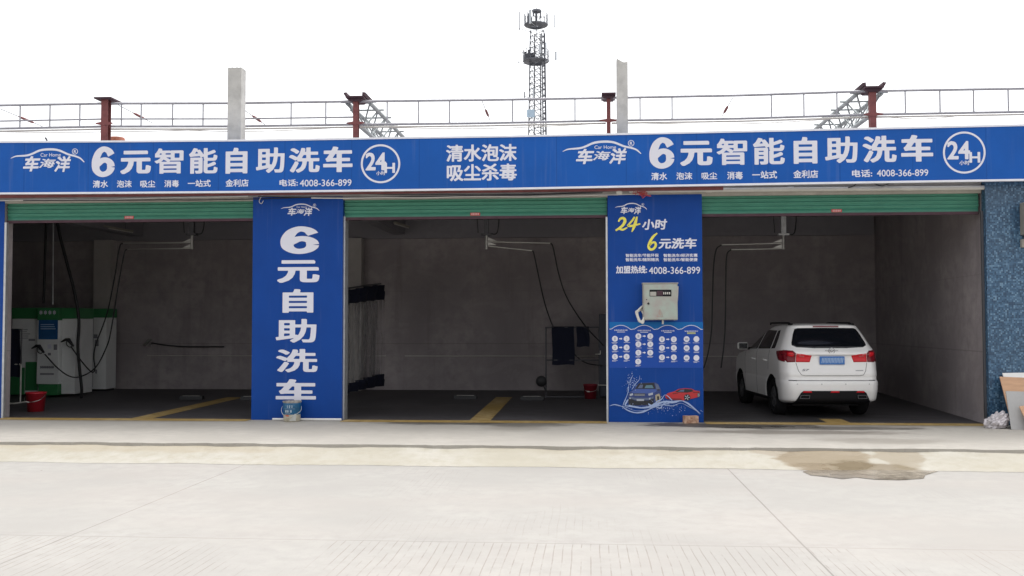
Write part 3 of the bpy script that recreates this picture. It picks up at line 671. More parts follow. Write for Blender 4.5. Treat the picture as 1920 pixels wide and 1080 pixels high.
for _ in range(260):
    z = random.random()
    if z < .35: x, y = random.gauss(262, 30), random.gauss(620, 50)
    elif z < .75: x, y = random.gauss(560, 60), random.gauss(840, 40)
    else: x, y = random.uniform(180, 760), random.gauss(850, 25)
    if not (64 < x < 920): continue
    r = random.uniform(.6, 3.4)*1.1; dep[0] -= .00002; ppoly(mb, [Z7(x+r*math.cos(t), y+r*math.sin(t)*random.uniform(.7, 1.6)) for t in [-2*math.pi*i/7 for i in range(7)]], dep[0])
pc = obj('car_picture', mb, [PR[k] for k in keys], b2)
mb = MB(); mb.box(.355, .386, -.02, .06, 0, 3.66); obj('guide_rail', mb, M['galv'], b2)

# ---------------------------------------------------------------- roller shutters
def shutter(x0, x1, zb, label, sx):
    t = thing('roller_shutter', label, 'shutter', ((x0+x1)/2, .1, zb), 'green roller shutters')
    mb = MB(); pr = []
    z = zb+.05; pr.append((.10, z)); pr.append((.10, zb+.125)); z = zb+.125
    while z < 4.1:
        for k in range(8):
            a = 2*math.pi*k/8; pr.append((.10-.014*(1-math.cos(a))/2*2, z+.072*k/8))
        z += .072
    vs = [(x, y, zz) for y, zz in pr for x in (x0, x1)]
    mb.smooth = True; mb.add(vs, [(2*i, 2*i+1, 2*i+3, 2*i+2) for i in range(len(pr)-1)])
    obj('curtain', mb, M['green'], t)
    mb = MB(); mb.box(x0, x1, .075, .125, zb, zb+.048); obj('bottom_bar', mb, M['dred'], t)
    c = at(sx, 403, .09); mb = MB(); mb.box(c.x-.09, c.x+.09, .092, .098, zb+.06, zb+.115); s = obj('sticker', mb, M['sticker'], t)
    mb = MB()
    for i in range(5): mb.flat([(c.x-.07+i*.029, zb+.072), (c.x-.05+i*.029, zb+.072), (c.x-.05+i*.029, zb+.104), (c.x-.07+i*.029, zb+.104)], .0905)
    obj('lettering', mb, mat('sticker_ink', (.6, .35, .33), .6), s)
    for x in (x0, x1):
        pass
    return t
shutter(-10.88, -6.12, 3.655, 'raised green roller shutter over the bay holding the white and green wash machine', 242)
shutter(-4.42, .38, 3.655, 'raised green roller shutter over the middle bay between the two lettered banners', 891)
shutter(2.07, 6.86, 3.655, 'raised green roller shutter over the bay where the white car is parked', 1569)
mb = MB(); mb.box(-10.875, -10.835, -.012, .06, 0, 3.66); tag(obj('guide_rail', mb, M['galv']), 'galvanised shutter guide rail beside the far left pillar', 'rail')

# ---------------------------------------------------------------- roof steelwork above the sign
YR = .6
def red_post(px_, ytop, half, label, horns):
    p = at(px_, ytop, YR); t = thing('steel_post', label, 'post', (p.x, YR, 4.66), 'red steel posts above the sign')
    zt = p.z; mb = MB()
    mb.box(p.x-half, p.x+half, YR-.004-half, YR-half+.012, 4.66, zt); mb.box(p.x-half, p.x+half, YR+half-.012, YR+half, 4.66, zt); mb.box(p.x-.008, p.x+.008, YR-half+.012, YR+half-.012, 4.66, zt)
    mb.box(p.x-half, p.x-half+.02, YR-half+.012, YR+half-.012, 4.66, zt); obj('column', mb, M['red'], t)
    mb = MB(); wx = .17 if px_ < 1100 or px_ > 1200 else .13
    mb.box(p.x-wx, p.x+wx, YR-.17, YR+.4, zt, zt+.028)
    if px_ > 300: mb.prism([(p.x-wx, zt-.002), (p.x-half-.05, zt-.055), (p.x+half+.05, zt-.055), (p.x+wx, zt-.002)], YR-.10, YR+.25)
    if horns:
        for s in (-1, 1): mb.prism([(p.x+s*wx*.86, zt+.036), (p.x+s*wx*1.1, zt+.036), (p.x+s*wx*1.25-.0, zt+.09), (p.x+s*wx*1.25-s*.06, zt+.10)], YR-.16, YR+.5)
    obj('cap_bracket', mb, M['dred'], t)
    mb = MB(); mb.prism([(p.x-.17, p.z-.475), (p.x-half, p.z-.50), (p.x+half, p.z-.50), (p.x+.17, p.z-.475), (p.x+.17, p.z-.455), (p.x+half, p.z-.435), (p.x-half, p.z-.435), (p.x-.17, p.z-.455)], YR-half-.012, YR-half-.006); obj('rail_bracket', mb, M['red'], t)
    return p
P1 = red_post(199.5, 188, .068, 'red steel post with flat dark cap, leftmost of the roof posts', False)
P2 = red_post(668, 186, .05, 'red steel post with dark forked cap left of the lattice mast', True)
P3 = red_post(1141, 180, .036, 'thin red steel post standing just left of a concrete post', False)
P4 = red_post(1635, 168, .057, 'red steel post with dark forked cap at the right end of the roof', True)
TOPR = [(-200, 200), (0, 197.5), (202, 194), (436, 193.5), (668, 190), (900, 187.5), (1141, 183.5), (1400, 178.5), (1635, 170.5), (1920, 166), (2100, 163)]
LOWR = [(-200, 244), (0, 241), (202, 237), (436, 236.8), (668, 233.5), (900, 231), (1141, 226), (1400, 222), (1635, 214.5), (1920, 209.5), (2100, 206)]
def interp(T_, x): return float(np.interp(x, [p[0] for p in T_], [p[1] for p in T_]))
spans = [(-200, 196, [38, 94, 150], 'at the far left edge'), (209, 662, [228, 265, 324, 381, 546, 611], 'between the leftmost post and the forked post'), (675, 1136, [726, 785, 843, 961, 1078], 'crossing before the telecom mast'),
         (1147, 1627, [1200, 1260, 1446, 1507, 1569], 'between the thin red post and the right forked post'), (1643, 2100, [1697, 1762, 1825, 1890], 'running out of view on the right')]
for si, (a, b, bal, lab) in enumerate(spans):
    pa = at(a, interp(LOWR, a), YR); t = thing('roof_railing', 'thin grey roof railing '+lab, 'railing', (pa.x, YR, pa.z), 'grey railings between the roof posts')
    xs = np.linspace(a, b, 7)
    def run(T_, off, r, nm, m_='rail', yy=YR):
        mb = MB(); mb.tube([tuple(at(x, interp(T_, x)+off, yy)) for x in xs], r, 8); obj(nm, mb, M[m_], t)
    run(TOPR, 0, .024, 'top_rail'); run(LOWR, 0, .023, 'bottom_rail'); run(LOWR, 5, .018, 'bottom_rail', 'pvc', YR+.06)
    if si < 2: run(LOWR, -14, .016, 'middle_rail')
    for bx in bal:
        u = at(bx, interp(TOPR, bx), YR); l = at(bx, interp(LOWR, bx), YR); mb = MB(); mb.tube([(u.x, YR, u.z), (u.x, YR, l.z)], .014, 6); obj('baluster', mb, M['rail'], t)
for k, (a, b) in enumerate(((-40, 420), (300, 640), (690, 1130), (1180, 1600), (1660, 1800))):
    pts = []
    for i in range(8):
        x = a+(b-a)*i/7; u = at(x, interp(LOWR, x)+5+5*math.sin(math.pi*i/7), YR+.12); pts.append(tuple(u))
    cable(pts, .009, 'cable', M['pvc'], ['pale cable sagging under the railing at the left end', 'pale cable under the railing left of the forked post', 'pale cable sagging under the railing before the mast', 'pale cable slung under the railing right of the thin post', 'short pale cable under the railing right of the last post'][k], 'cable')
# tie rods with turnbuckles running back from the top rail
for k, (x, y, lab) in enumerate(((0, 204, 'tie rod with rusty turnbuckle at the far left edge of the roof'), (222, 197, 'tie rod with rusty turnbuckle beside the leftmost red post'), (452, 202, 'tie rod with rusty turnbuckle right of the left concrete post'), (904, 190, 'tie rod with rusty turnbuckle left of the lattice mast'), (1374, 183, 'tie rod with rusty turnbuckle right of the right concrete post'))):
    a = at(x, y, YR+.03); b = a+Vector((0, 1.5, -.04)); mb = MB(); mb.tube([tuple(a), tuple(b)], .007, 5)
    t = thing('tie_rod', lab, 'tie rod', tuple(a), 'tie rods above the sign'); obj('rod', mb, M['dsteel'], t)
    mb = MB(); mb.tube([tuple(a.lerp(b, .42)), tuple(a.lerp(b, .5)), tuple(a.lerp(b, .72)), tuple(a.lerp(b, .8))], [.010, .026, .026, .010], 8); obj('turnbuckle', mb, M['red'], t)
# lattice trusses running back from the forked posts
def truss(p, label):
    L = 13.0; t = thing('lattice_truss', label, 'truss', (p.x, YR+.3, p.z-.1), 'lattice trusses behind the forked posts')
    z0 = p.z-.03; y0 = YR+.2; ch = [(-.22, 0), (.22, 0), (0, -.42)]
    for dx, dz in ch:
        mb = MB(); mb.tube([(p.x+dx, y0, z0+dz), (p.x+dx, y0+L, z0+dz)], .042, 8); obj('chord', mb, M['tgrey'], t)
    mb = MB(); n = 18
    for i in range(n):
        y = y0+L*i/n; y2 = y0+L*(i+1)/n; ym = (y+y2)/2
        mb.tube([(p.x-.34, y, z0+.02), (p.x+.34, y, z0+.02)], .022, 5)
        for dx in (-.22, .22):
            mb.tube([(p.x+dx, y, z0), (p.x, ym, z0-.42)], .017, 5); mb.tube([(p.x, ym, z0-.42), (p.x+dx, y2, z0)], .017, 5)
    obj('lattice', mb, M['tgrey'], t)
truss(P2, 'galvanised lattice truss running back from the left forked red post'); truss(P4, 'galvanised lattice truss running back from the right forked red post')
# raw concrete posts
for px0, px1, yt, lab in ((427, 452.5, 126, 'bare concrete post rising above the sign, the left one'), (1156, 1177, 113, 'bare concrete post with notched top beside the thin red post')):
    a = at(px0, yt, .12); b = at(px1, yt, .12); mb = MB(); n = 6
    poly = [(a.x, 4.5), (b.x, 4.5)]+[(b.x+(a.x-b.x)*i/n, a.z-(.035*math.sin(math.pi*i/n*1.3+.4) if px0 > 1000 else .008*(i % 2))) for i in range(n+1)]
    mb.prism(poly, .12, .12+(b.x-a.x)*(1.15 if px0 > 1000 else 1.0)); tag(obj('concrete_post', mb, M['post'], bevel=.008), lab, 'post', 'bare concrete posts on the roof')
a = at(205, 258, 1.2); mb = MB(); mb.lathe([(0, a.z), (.13, a.z), (.15, a.z-.02), (.15, 4.65)], (a.x+.16, 1.2, 0), 20); tag(obj('rusty_drum', mb, M['rust']), 'rusty orange drum top peeping over the sign by the leftmost post', 'drum')
a = at(87, 258, .8); mb = MB(); mb.tube([(a.x, .8, 4.66), (a.x+.01, .8, a.z-.05), (a.x-.02, .8, a.z)], .018, 6); tag(obj('bolt_stub', mb, M['dsteel']), 'short dark stub sticking up over the left end of the sign', 'stub')

# ---------------------------------------------------------------- telecom mast
YM = 85.0
tb = at(1008, 250, YM); ms = 1/ (F_PX/((YM+CAM_D)*1.0))
tw = thing('telecom_mast', 'tall steel lattice telecom mast with two antenna platforms rising behind the sign', 'mast', (tb.x, YM, 0))
M['mast'] = mat('mast_steel', (.10, .105, .125), .6, .1, var=.25, vs=1.5); M['mastl'] = mat('antenna_grey', (.50, .53, .57), .5)
ztop = at(1008, 22, YM).z; hw = lambda z: .68+(ztop-z)/ztop*.55
def leg_pt(i, z):
    h = hw(z); return (tb.x+(-h, h, h*.35, -h*.45)[i], YM+(-h, -h*.8, h, h)[i], z)
for i in range(4):
    mb = MB(); mb.tube([leg_pt(i, 0), leg_pt(i, ztop-2.2)], [.09, .065], 6); obj('leg', mb, M['mast'], tw)
mb = MB(); nz = 30
for k in range(nz):
    z0 = ztop*.4+(ztop*.6-2.2)*k/nz; z1 = ztop*.4+(ztop*.6-2.2)*(k+1)/nz
    for i in range(4):
        j = (i+1) % 4; mb.tube([leg_pt(i, z0), leg_pt(j, z1)], .034, 4)
        if k % 5 == 0: mb.tube([leg_pt(j, z0), leg_pt(i, z1)], .026, 4)
        mb.tube([leg_pt(i, z1), leg_pt(j, z1)], .026, 4)
obj('lattice', mb, M['mast'], tw)
mb = MB()
for s in (-.16, .16): mb.tube([(tb.x+hw(8)*.95+s, YM-1.3, 4), (tb.x+hw(ztop)*.95+s, YM-.9, ztop-2.6)], .065, 5)
for k in range(70):
    z = 6+(ztop-9)*k/70; t_ = (z-4)/(ztop-6.6); x = tb.x+hw(8)*.95*(1-t_)+hw(ztop)*.95*t_; mb.tube([(x-.16, YM-1.3+.4*t_, z), (x+.16, YM-1.3+.4*t_, z)], .028, 4)
obj('ladder', mb, M['mast'], tw)
for yc, hwid in ((47, 22), (115, 24)):
    c = at(1005, yc, YM); rw = hwid*ms; mb = MB()
    mb.lathe([(rw*.55, -.30), (rw*.98, -.1), (rw*1.05, -.02), (rw*1.05, .06), (rw*.5, .06), (rw*.5, -.1), (rw*.55, -.30)], (c.x, YM, c.z), 16); pl = obj('platform', mb, M['mast'], tw)
    mb = MB()
    for k in range(16):
        a = 2*math.pi*k/16; x, y = rw*math.cos(a), rw*math.sin(a); mb.tube([(c.x+x, YM+y, c.z), (c.x+x, YM+y, c.z+1.15)], .028, 4)
        for h in (.55, 1.15):
            a2 = a+2*math.pi/16; mb.tube([(c.x+x, YM+y, c.z+h), (c.x+rw*math.cos(a2), YM+rw*math.sin(a2), c.z+h)], .024, 4)
    obj('railing', mb, M['mast'], pl)
    mb = MB()
    for k in range(6):
        a = random.uniform(0, 6.28); rr = rw*random.uniform(.5, .95); mb.box(c.x+rr*math.cos(a)-.10, c.x+rr*math.cos(a)+.10, YM+rr*math.sin(a)-.1, YM+rr*math.sin(a)+.1, c.z+.06, c.z+random.uniform(.4, 1.2))
    obj('radio_boxes', mb, M['mast'], pl)
for x, y0, y1, wpx, lt in ((994, 18, 44, 4, 1), (973.5, 22, 57, 1.8, 0), (1039.5, 28, 52, 1.8, 1), (1042, 97, 113, 3.6, 1), (971.5, 95, 120, 1.2, 0), (1012.5, 83, 100, 4.5, 1), (1023.5, 80, 104, 2.8, 1), (979, 85, 102, 1.0, 0), (1000, 165, 182, 3, 1), (983.5, 172, 184, 2, 0), (1000, 22, 30, 3, 0), (1014, 20, 34, 2, 0), (983, 104, 112, 4.5, 0), (990, 30, 44, 2, 0)):
    a = at(x, y0, YM-1.6); b = at(x, y1, YM-1.6); hw_ = wpx*ms/2; mb = MB(); mb.box(a.x-hw_, a.x+hw_, YM-1.6-hw_*.7, YM-1.6+hw_*.7, b.z, a.z)
    zz = (a.z+b.z)/2; mb.tube([(a.x, YM-1.6, b.z+.2), (tb.x+(a.x-tb.x)*.3, YM-.8, b.z)], .03, 4); obj('antenna', mb, M['mastl'] if lt else M['mast'], tw)
a = at(1006, 13, YM); b = at(1006, 24, YM); mb = MB(); mb.tube([(a.x, YM, b.z-3), (a.x, YM, a.z)], .03, 5); mb.lathe([(.0, .1), (.5, .0), (.45, -.25), (0, -.35)], (a.x, YM, at(1005, 19, YM).z), 10); obj('lightning_rod', mb, M['mast'], tw)
a = at(996, 210, YM-1.5); mb = MB(); mb.box(a.x-.45, a.x+.35, YM-1.52, YM-1.46, a.z-.55, a.z+.25); obj('banner_sheet', mb, mat('pale_blue_sheet', (.40, .52, .64), .6), tw)

# ---------------------------------------------------------------- electric box on the right banner
c0 = at(1208, 599, -.25); c1 = at(1270, 533, -.25); XA, XB, ZA, ZB = c0.x, c1.x, c0.z, c1.z
eb = thing('electric_box', 'grey metal electric meter box mounted on the right pillar banner', 'electric box', ((XA+XB)/2, -.02, ZA), None)
M['ebox'] = mat('meter_box_paint', (.36, .345, .31), .5, var=.08, vs=4)
mb = MB(); mb.box(XA-.02, XB+.005, -.23, -.013, ZA-.01, ZB+.01); mb.box(XA-.03, XB+.02, -.24, -.013, ZB+.011, ZB+.03); obj('cabinet', mb, M['ebox'], eb, bevel=.006)
mb = MB(); mb.box(XA, XB, -.25, -.232, ZA, ZB); dr = obj('door', mb, mat('meter_door', (.40, .365, .335), .5, var=.10, vs=4, tint=(.33, .40, .35)), eb, bevel=.005)
def zx(x): return XA+(x-355)/(615-355)*(XB-XA)
def zz(y): return ZB-(y-785)/(1068-785)*(ZB-ZA)
mb = MB(); mb.box(zx(398), zx(568), -.2535, -.2505, zz(882), zz(828)); wn = obj('window', mb, M['cglass'], dr)
mb = MB(); mb.box(zx(402), zx(450), -.2560, -.2537, zz(878), zz(845)); obj('meter', mb, M['ebox'], wn)
mb = MB(); mb.box(zx(455), zx(500), -.2560, -.2537, zz(876), zz(838)); obj('breaker', mb, M['dred'], wn)
mb = MB()
for q in (505, 520, 535, 550): mb.box(zx(q), zx(q+8), -.2560, -.2537, zz(866), zz(848))
obj('switch_print', mb, M['pvc'], wn)
mb = MB(); mb.lathe([(0, -.262), (.018, -.262), (.02, -.2515)], (zx(388), 0, zz(940)), 12, 'Y'); mb.lathe([(0, -.258), (.008, -.258), (.01, -.2515)], (zx(374), 0, zz(908)), 10, 'Y'); obj('lock', mb, M['black'], dr)
tri = [(455, 1045), (478, 988), (500, 1045)]; mb = MB()
for i in range(3):
    a, b = tri[i], tri[(i+1) % 3]; mb.bar((zx(a[0]), -.2525, zz(a[1])), (zx(b[0]), -.2525, zz(b[1])), .002, .006, (0, 1, 0))
mb.flat([(zx(x), zz(y)) for x, y in ((480, 1038), (474, 1022), (478, 1022), (474, 1005), (482, 1018), (478, 1019), (482, 1038))], -.2528)
obj('warning_print', mb, mat('warning_red', (.5, .16, .12), .6), dr)
mb = MB()   # white conduits looping out below the box
Zq = lambda x, y, Y=-.12: tuple(at(900+x/2.25, 350+y/2.25, Y))
for k in range(4):
    mb.tube([tuple(p) for p in smooth_pts([Zq(690-3*k, 500+6*k), Zq(676-4*k, 512+5*k, -.2), Zq(664-2*k, 530, -.2), Zq(672, 560+3*k, -.22), Zq(686, 576-4*k, -.24), Zq(692, 556-4*k, -.2), Zq(686-2*k, 520)], 6)], .016, 8)
mb.tube([tuple(p) for p in smooth_pts([Zq(690, 560), Zq(735, 558), Zq(790, 556), Zq(824, 560)], 5)], .016, 8)
mb.tube([Zq(772, 556), Zq(771, 580)], .018, 8); mb.tube([tuple(p) for p in smooth_pts([Zq(834, 420, -.1), Zq(832, 470, -.1), Zq(826, 530, -.1), Zq(825, 562, -.1)], 5)], .014, 8)
tag(obj('conduit_loops', mb, M['pvc']), 'cream plastic conduits looping out under the electric meter box', 'conduit')

# ---------------------------------------------------------------- small things on the pavement
def bucket(name, c, r, h, label, group=None, bm_='bucket'):
    t = thing(name, label, 'bucket', c, group); x, y, z = c
    mb = MB(); mb.lathe([(0, z+.005), (r*.78, z), (r*.97, z+h-.03), (r*1.03, z+h-.028), (r*1.04, z+h), (r*.99, z+h), (r*.76, z+.02), (0, z+.02)], (x, y, 0), 28); obj('body', mb, M[bm_], t)
    mb = MB(); mb.tube([tuple(p) for p in smooth_pts([(x-r*1.02, y, z+h*.86), (x-r*.8, y-r*.75, z+h*.62), (x, y-r*1.12, z+h*.52), (x+r*.8, y-r*.75, z+h*.62), (x+r*1.02, y, z+h*.86)], 6)], .005, 6); hd = obj('handle', mb, M['steel'], t)
    mb = MB(); mb.tube([(x-r*.45, y-r*1.08, z+h*.53), (x-r*.1, y-r*1.14, z+h*.52)], .014, 8); obj('grip', mb, M['pvc'], hd)
    return t
g = gr(67, 771, .012); bucket('bucket', (g.x, g.y, g.z), .195, .38, 'red plastic bucket on the floor of the left bay', 'red buckets')
g = gr(1107, 748, .025); bucket('bucket', (g.x, g.y, g.z), .16, .34, 'red plastic bucket, its colour darkened as shade, beside the middle bay towel rack', 'red buckets', 'bucketshade')
x, y = at(547.5, 790, -.22).x, -.22; r = .165; h = .37
pb = thing('paint_bucket', 'blue printed metal paint bucket standing before the tall banner', 'bucket', (x, y, 0))
M['brim'] = mat('worn_tin', (.30, .28, .26), .5, .3, var=.3, vs=20); M['pblue'] = mat('bucket_print_blue', (.012, .11, .24), .3, coat=.3, var=.2, vs=7); M['pcream'] = mat('bucket_print_cream', (.50, .46, .36), .4, var=.2, vs=16)
mb = MB(); prof = [(r*.86, .004), (r*.90, .012), (r*.92, .12), (r*.94, .13), (r*.97, .25), (r*.985, .255), (r*.985, .27), (r*.985, .31), (r, .315), (r, .33), (r*.99, .335), (r*1.03, .35), (r*1.03, .365), (r*.98, .366), (r*.95, .34), (0, .338)]
mb.lathe(prof, (x, y, 0), 32)
for i, (f, v) in enumerate(zip(mb.f, range(len(mb.f)))):
    zc = sum(mb.v[k][2] for k in f)/4; mb.m[i] = 1 if zc < .125 else (2 if zc > .338 else 0)
bo = obj('body', mb, [M['pblue'], M['pcream'], M['brim']], pb)
def wrap(pts, off=.003):
    q = []
    for u, z in pts:
        a = u/r; rr = r*.985+off; q.append((x+rr*math.sin(a), y-rr*math.cos(a), z))
    return q
def wpatch(mb, u0, u1, z0, z1, off=.003):
    n = 6
    for i in range(n):
        a, b = u0+(u1-u0)*i/n, u0+(u1-u0)*(i+1)/n; mb.add(wrap([(a, z0), (b, z0), (b, z1), (a, z1)], off), [(0, 1, 2, 3)])
mb = MB()
for u, wd in ((-.05, .03), (-.012, .035), (.03, .035)):
    wpatch(mb, u, u+wd*.85, .262, .266); wpatch(mb, u+wd*.35, u+wd*.5, .245, .298); wpatch(mb, u, u+wd*.85, .280, .284)
for u in (-.085, -.045, .01):
    for k in range(3): wpatch(mb, u, u+.032, .172+.016*k, .179+.016*k)
    for k in range(2): wpatch(mb, u+.004+.018*k, u+.010+.018*k, .168, .212)
wpatch(mb, -.08, .02, .148, .152); wpatch(mb, -.09, .09, .300, .302); wpatch(mb, -.10, .10, .232, .235)
obj('lettering', mb, mat('bucket_ink', (.50, .60, .68), .5), bo)
mb = MB(); wpatch(mb, -.075, -.01, .100, .124, .004); obj('label_print', mb, mat('bucket_orange', (.55, .12, .06), .5), bo)
mb = MB(); mb.add(wrap([(.00, .02), (.115, .02), (.12, .135), (.10, .15), (.07, .12), (.045, .08), (.02, .055)], .0045), [tuple(range(7))]); obj('swoosh_print', mb, mat('bucket_white', (.55, .55, .52), .4), bo)
mb = MB(); mb.tube([tuple(p) for p in smooth_pts([(x-r*1.05, y-.01, .27), (x-r*1.08, y-.06, .2), (x-r*.7, y-.13, .12), (x, y-.205, .09), (x+r*.7, y-.13, .14), (x+r*1.08, y-.06, .2), (x+r*1.05, y-.01, .27)], 6)], .0045, 6); obj('handle', mb, M['steel'], pb)
a = at(511, 791, -.1); b = at(640, 793, -.08); mb = MB(); mb.tube([(a.x, -.10, .022), (b.x, -.075, .022)], .022, 10); tag(obj('plastic_pipe', mb, M['wboard']), 'white plastic pipe lying along the foot of the tall banner', 'pipe')
g = at(1295, 795, -.14); mb = MB(); mb.obox((g.x, -.14, .067), (.125, .02, 0), (-.012, .055, 0), (0, 0, .065)); tag(obj('brick', mb, M['brick'], bevel=.006), 'worn reddish brick standing at the foot of the right pillar banner', 'brick')

# right edge: leaning boards, bag and air conditioner
def lean(name, px_l, w_, h_, base_y, top_y, m, label, cat, tilt=0.0, th=.018, z0=0.0):
    g = Vector((at(px_l, 800, base_y).x, base_y, z0)); up = Vector((math.sin(tilt), (top_y-base_y)/h_, 0)); up.z = math.sqrt(max(.01, 1-up.x**2-up.y**2))
    sx = Vector((math.cos(tilt), 0, -math.sin(tilt))).normalized(); nrm = sx.cross(up).normalized()
    mb = MB(); mb.obox(g+sx*w_/2+up*h_/2, sx*w_/2, nrm*th/2, up*h_/2); return tag(obj(name, mb, m, bevel=.002), label, cat)
g = gr(1886, 808); lean('plywood_sheet', 1899, 1.1, 1.02, -.80, -.21, M['ply'], 'tan plywood sheet leaning against the blue tiled pillar', 'board', .04)
lean('white_sheet', 1911, 1.1, 1.06, -.72, -.145, M['wboard'], 'white sheet leaning behind the plywood, only its top showing', 'board', -.02)
lean('grey_sheet', 1896, .9, .66, -.86, -.62, M['board'], 'grey stained sheet leaning in front of the plywood', 'board', .03)
g2 = gr(1924, 795); lean('wood_offcut', 1932, .5, .44, -1.02, -.80, M['ply'], 'short tan board leaning at the right edge in front of the grey sheet', 'board', -.18)
gb = gr(1861, 804); bm = bmesh.new(); bmesh.ops.create_icosphere(bm, subdivisions=5, radius=1.0)
from mathutils import noise as mnoise
for v in bm.verts:
    p = v.co.copy(); d = .95+.28*mnoise.noise(p*1.5)+.55*abs(mnoise.noise(p*2.4+Vector((3, 1, 2))))-.30*abs(mnoise.noise(p*4.2))+.05*abs(mnoise.noise(p*11))
    v.co = Vector((p.x*.20*d, p.y*.13*d, max(-.118, p.z*.125*d+.03*p.x)))
me = bpy.data.meshes.new('plastic_bag'); bm.to_mesh(me); bm.free(); me.materials.append(M['bag']); me.polygons.foreach_set('use_smooth', [True]*len(me.polygons)); o = bpy.data.objects.new('plastic_bag', me); link(o); o.location = (at(1871, 800, -.62).x, -.62, .12); o.rotation_euler = (0, -.2, .2)
tag(o, 'crumpled pale plastic bag on the pavement at the blue tiled pillar', 'bag')
ca = at(1927, 377, -.45); cb = at(1927, 438, -.45)
ac = thing('air_conditioner', 'cream outdoor air conditioner unit on the tiled wall, cut by the right edge', 'air conditioner', (ca.x+.4, -.3, cb.z))
mb = MB(); mb.box(ca.x, ca.x+.85, -.45, -.125, cb.z, ca.z); obj('casing', mb, M['acwhite'], ac, bevel=.01)
mb = MB()
for k in range(7): mb.box(ca.x+.02, ca.x+.8, -.462, -.452, cb.z+.05+k*.075, cb.z+.065+k*.075)
for k in range(14): mb.box(ca.x+.03+k*.055, ca.x+.038+k*.055, -.466, -.4625, cb.z+.04, ca.z-.04)
obj('grille', mb, M['dsteel'], ac)
mb = MB(); mb.box(ca.x+.05, ca.x+.80, -.44, -.125, cb.z-.06, cb.z-.002); obj('bracket', mb, M['dsteel'], ac)
mb = MB(); d = at(1916, 455, -.2); mb.box(d.x, d.x+.2, -.22, -.125, d.z-.08, d.z+.06); tag(obj('junction_box', mb, M['lintel'], bevel=.008), 'small cream junction box below the air conditioner at the right edge', 'box')

# ---------------------------------------------------------------- inside the bays
def boom(px_, Y, arms, hoses, label, pend=True):
    c = at(px_, 462, Y); t = thing('swivel_boom', label, 'boom arm', (c.x, Y, ZC), 'swivel hose booms under the bay ceilings')
    zt = at(px_, 440, Y).z
    mb = MB(); mb.box(c.x-.05, c.x+.05, Y-.05, Y+.05, zt+.02, ZC); mb.box(c.x-.11, c.x+.11, Y-.09, Y+.09, zt-.02, zt+.02); obj('hanger', mb, M['galv'] if px_ > 1200 else M['dsteel'], t)
    mb = MB(); mb.tube([(c.x, Y, zt), (c.x, Y, c.z-.06)], .032, 10); obj('pivot', mb, M['steel'], t)
    for a in arms:
        mb = MB(); p0 = at(*a[0], Y); p1 = at(*a[1], Y); s = 1 if p1.x > p0.x else -1
        mb.tube([(c.x, Y, p0.z), tuple(p1)], .014, 8); mb.prism([(c.x+s*.02, p0.z+.016), (c.x+s*.22, p0.z+.018), (c.x+s*.02, p0.z+.10)][::s], Y-.004, Y+.004); obj('arm', mb, M['steel'], t)
    mb = MB(); mb.tube([tuple(p) for p in smooth_pts([(c.x+.05, Y, ZC-.02), (c.x+.26, Y, ZC-.15), (c.x+.24, Y, zt+.06), (c.x+.06, Y, zt+.02)], 6)], .014, 6)
    mb.tube([tuple(p) for p in smooth_pts([(c.x-.08, Y, ZC-.05), (c.x-.2, Y, ZC-.25), (c.x-.18, Y, zt+.04)], 6)], .010, 6); obj('feed_hose', mb, M['black'], t)
    for h in hoses:
        mb = MB(); mb.tube([tuple(q) for q in smooth_pts([tuple(at(x, y, Yh)) for x, y, Yh in h], 8)], .015, 7); obj('hose', mb, M['black'], t)
    return t
Y1 = 3.8
boom(360, Y1, [((356, 455), (231, 456)), ((359, 465.5), (239, 467.5))],
     [[(231, 456, Y1), (224, 465, Y1), (213, 530, 3.9), (200, 590, 4.1), (180, 645, 4.3), (176, 670, 4.4), (178, 692, 4.4), (171, 697, 4.4), (152, 676, 4.5), (133, 650, 4.6)],
      [(239, 467.5, Y1), (233, 476, Y1), (221, 540, 3.8), (208, 620, 3.9), (200, 650, 4), (180, 688, 4.2), (154, 705, 4.3), (132, 706, 4.4), (108, 690, 4.5), (84, 664, 4.6)]],
     'swivel boom with two bright pipes and hoses running to the white wash machine')
boom(912, 3.6, [((913, 453), (1032, 456)), ((913, 461), (998, 470))],
     [[(1032, 456, 3.6), (1037, 464, 3.6), (1048, 515, 3.8), (1064, 560, 4), (1098, 612, 4.6), (1132, 648, 5)], [(998, 470, 3.6), (1002, 480, 3.6), (1018, 555, 4), (1030, 595, 4.6), (1042, 620, 5.8), (1075, 662, 5.9), (1098, 680, 5.6), (1130, 686, 5.2)]],
     'swivel boom hanging in the middle bay with hoses reaching to the right')
boom(1469, 3.6, [((1469, 456), (1353, 459)), ((1471, 466), (1371, 468))],
     [[(1353, 459, 3.6), (1343, 468, 3.6), (1338, 500, 3.6), (1336, 560, 3.6), (1334, 620, 3.6), (1328, 660, 3.6), (1320, 690, 3.6)], [(1371, 468, 3.6), (1363, 478, 3.6), (1361, 520, 3.6), (1360, 600, 3.6), (1357, 650, 3.6), (1352, 690, 3.6)]],
     'swivel boom hanging over the parked white car')
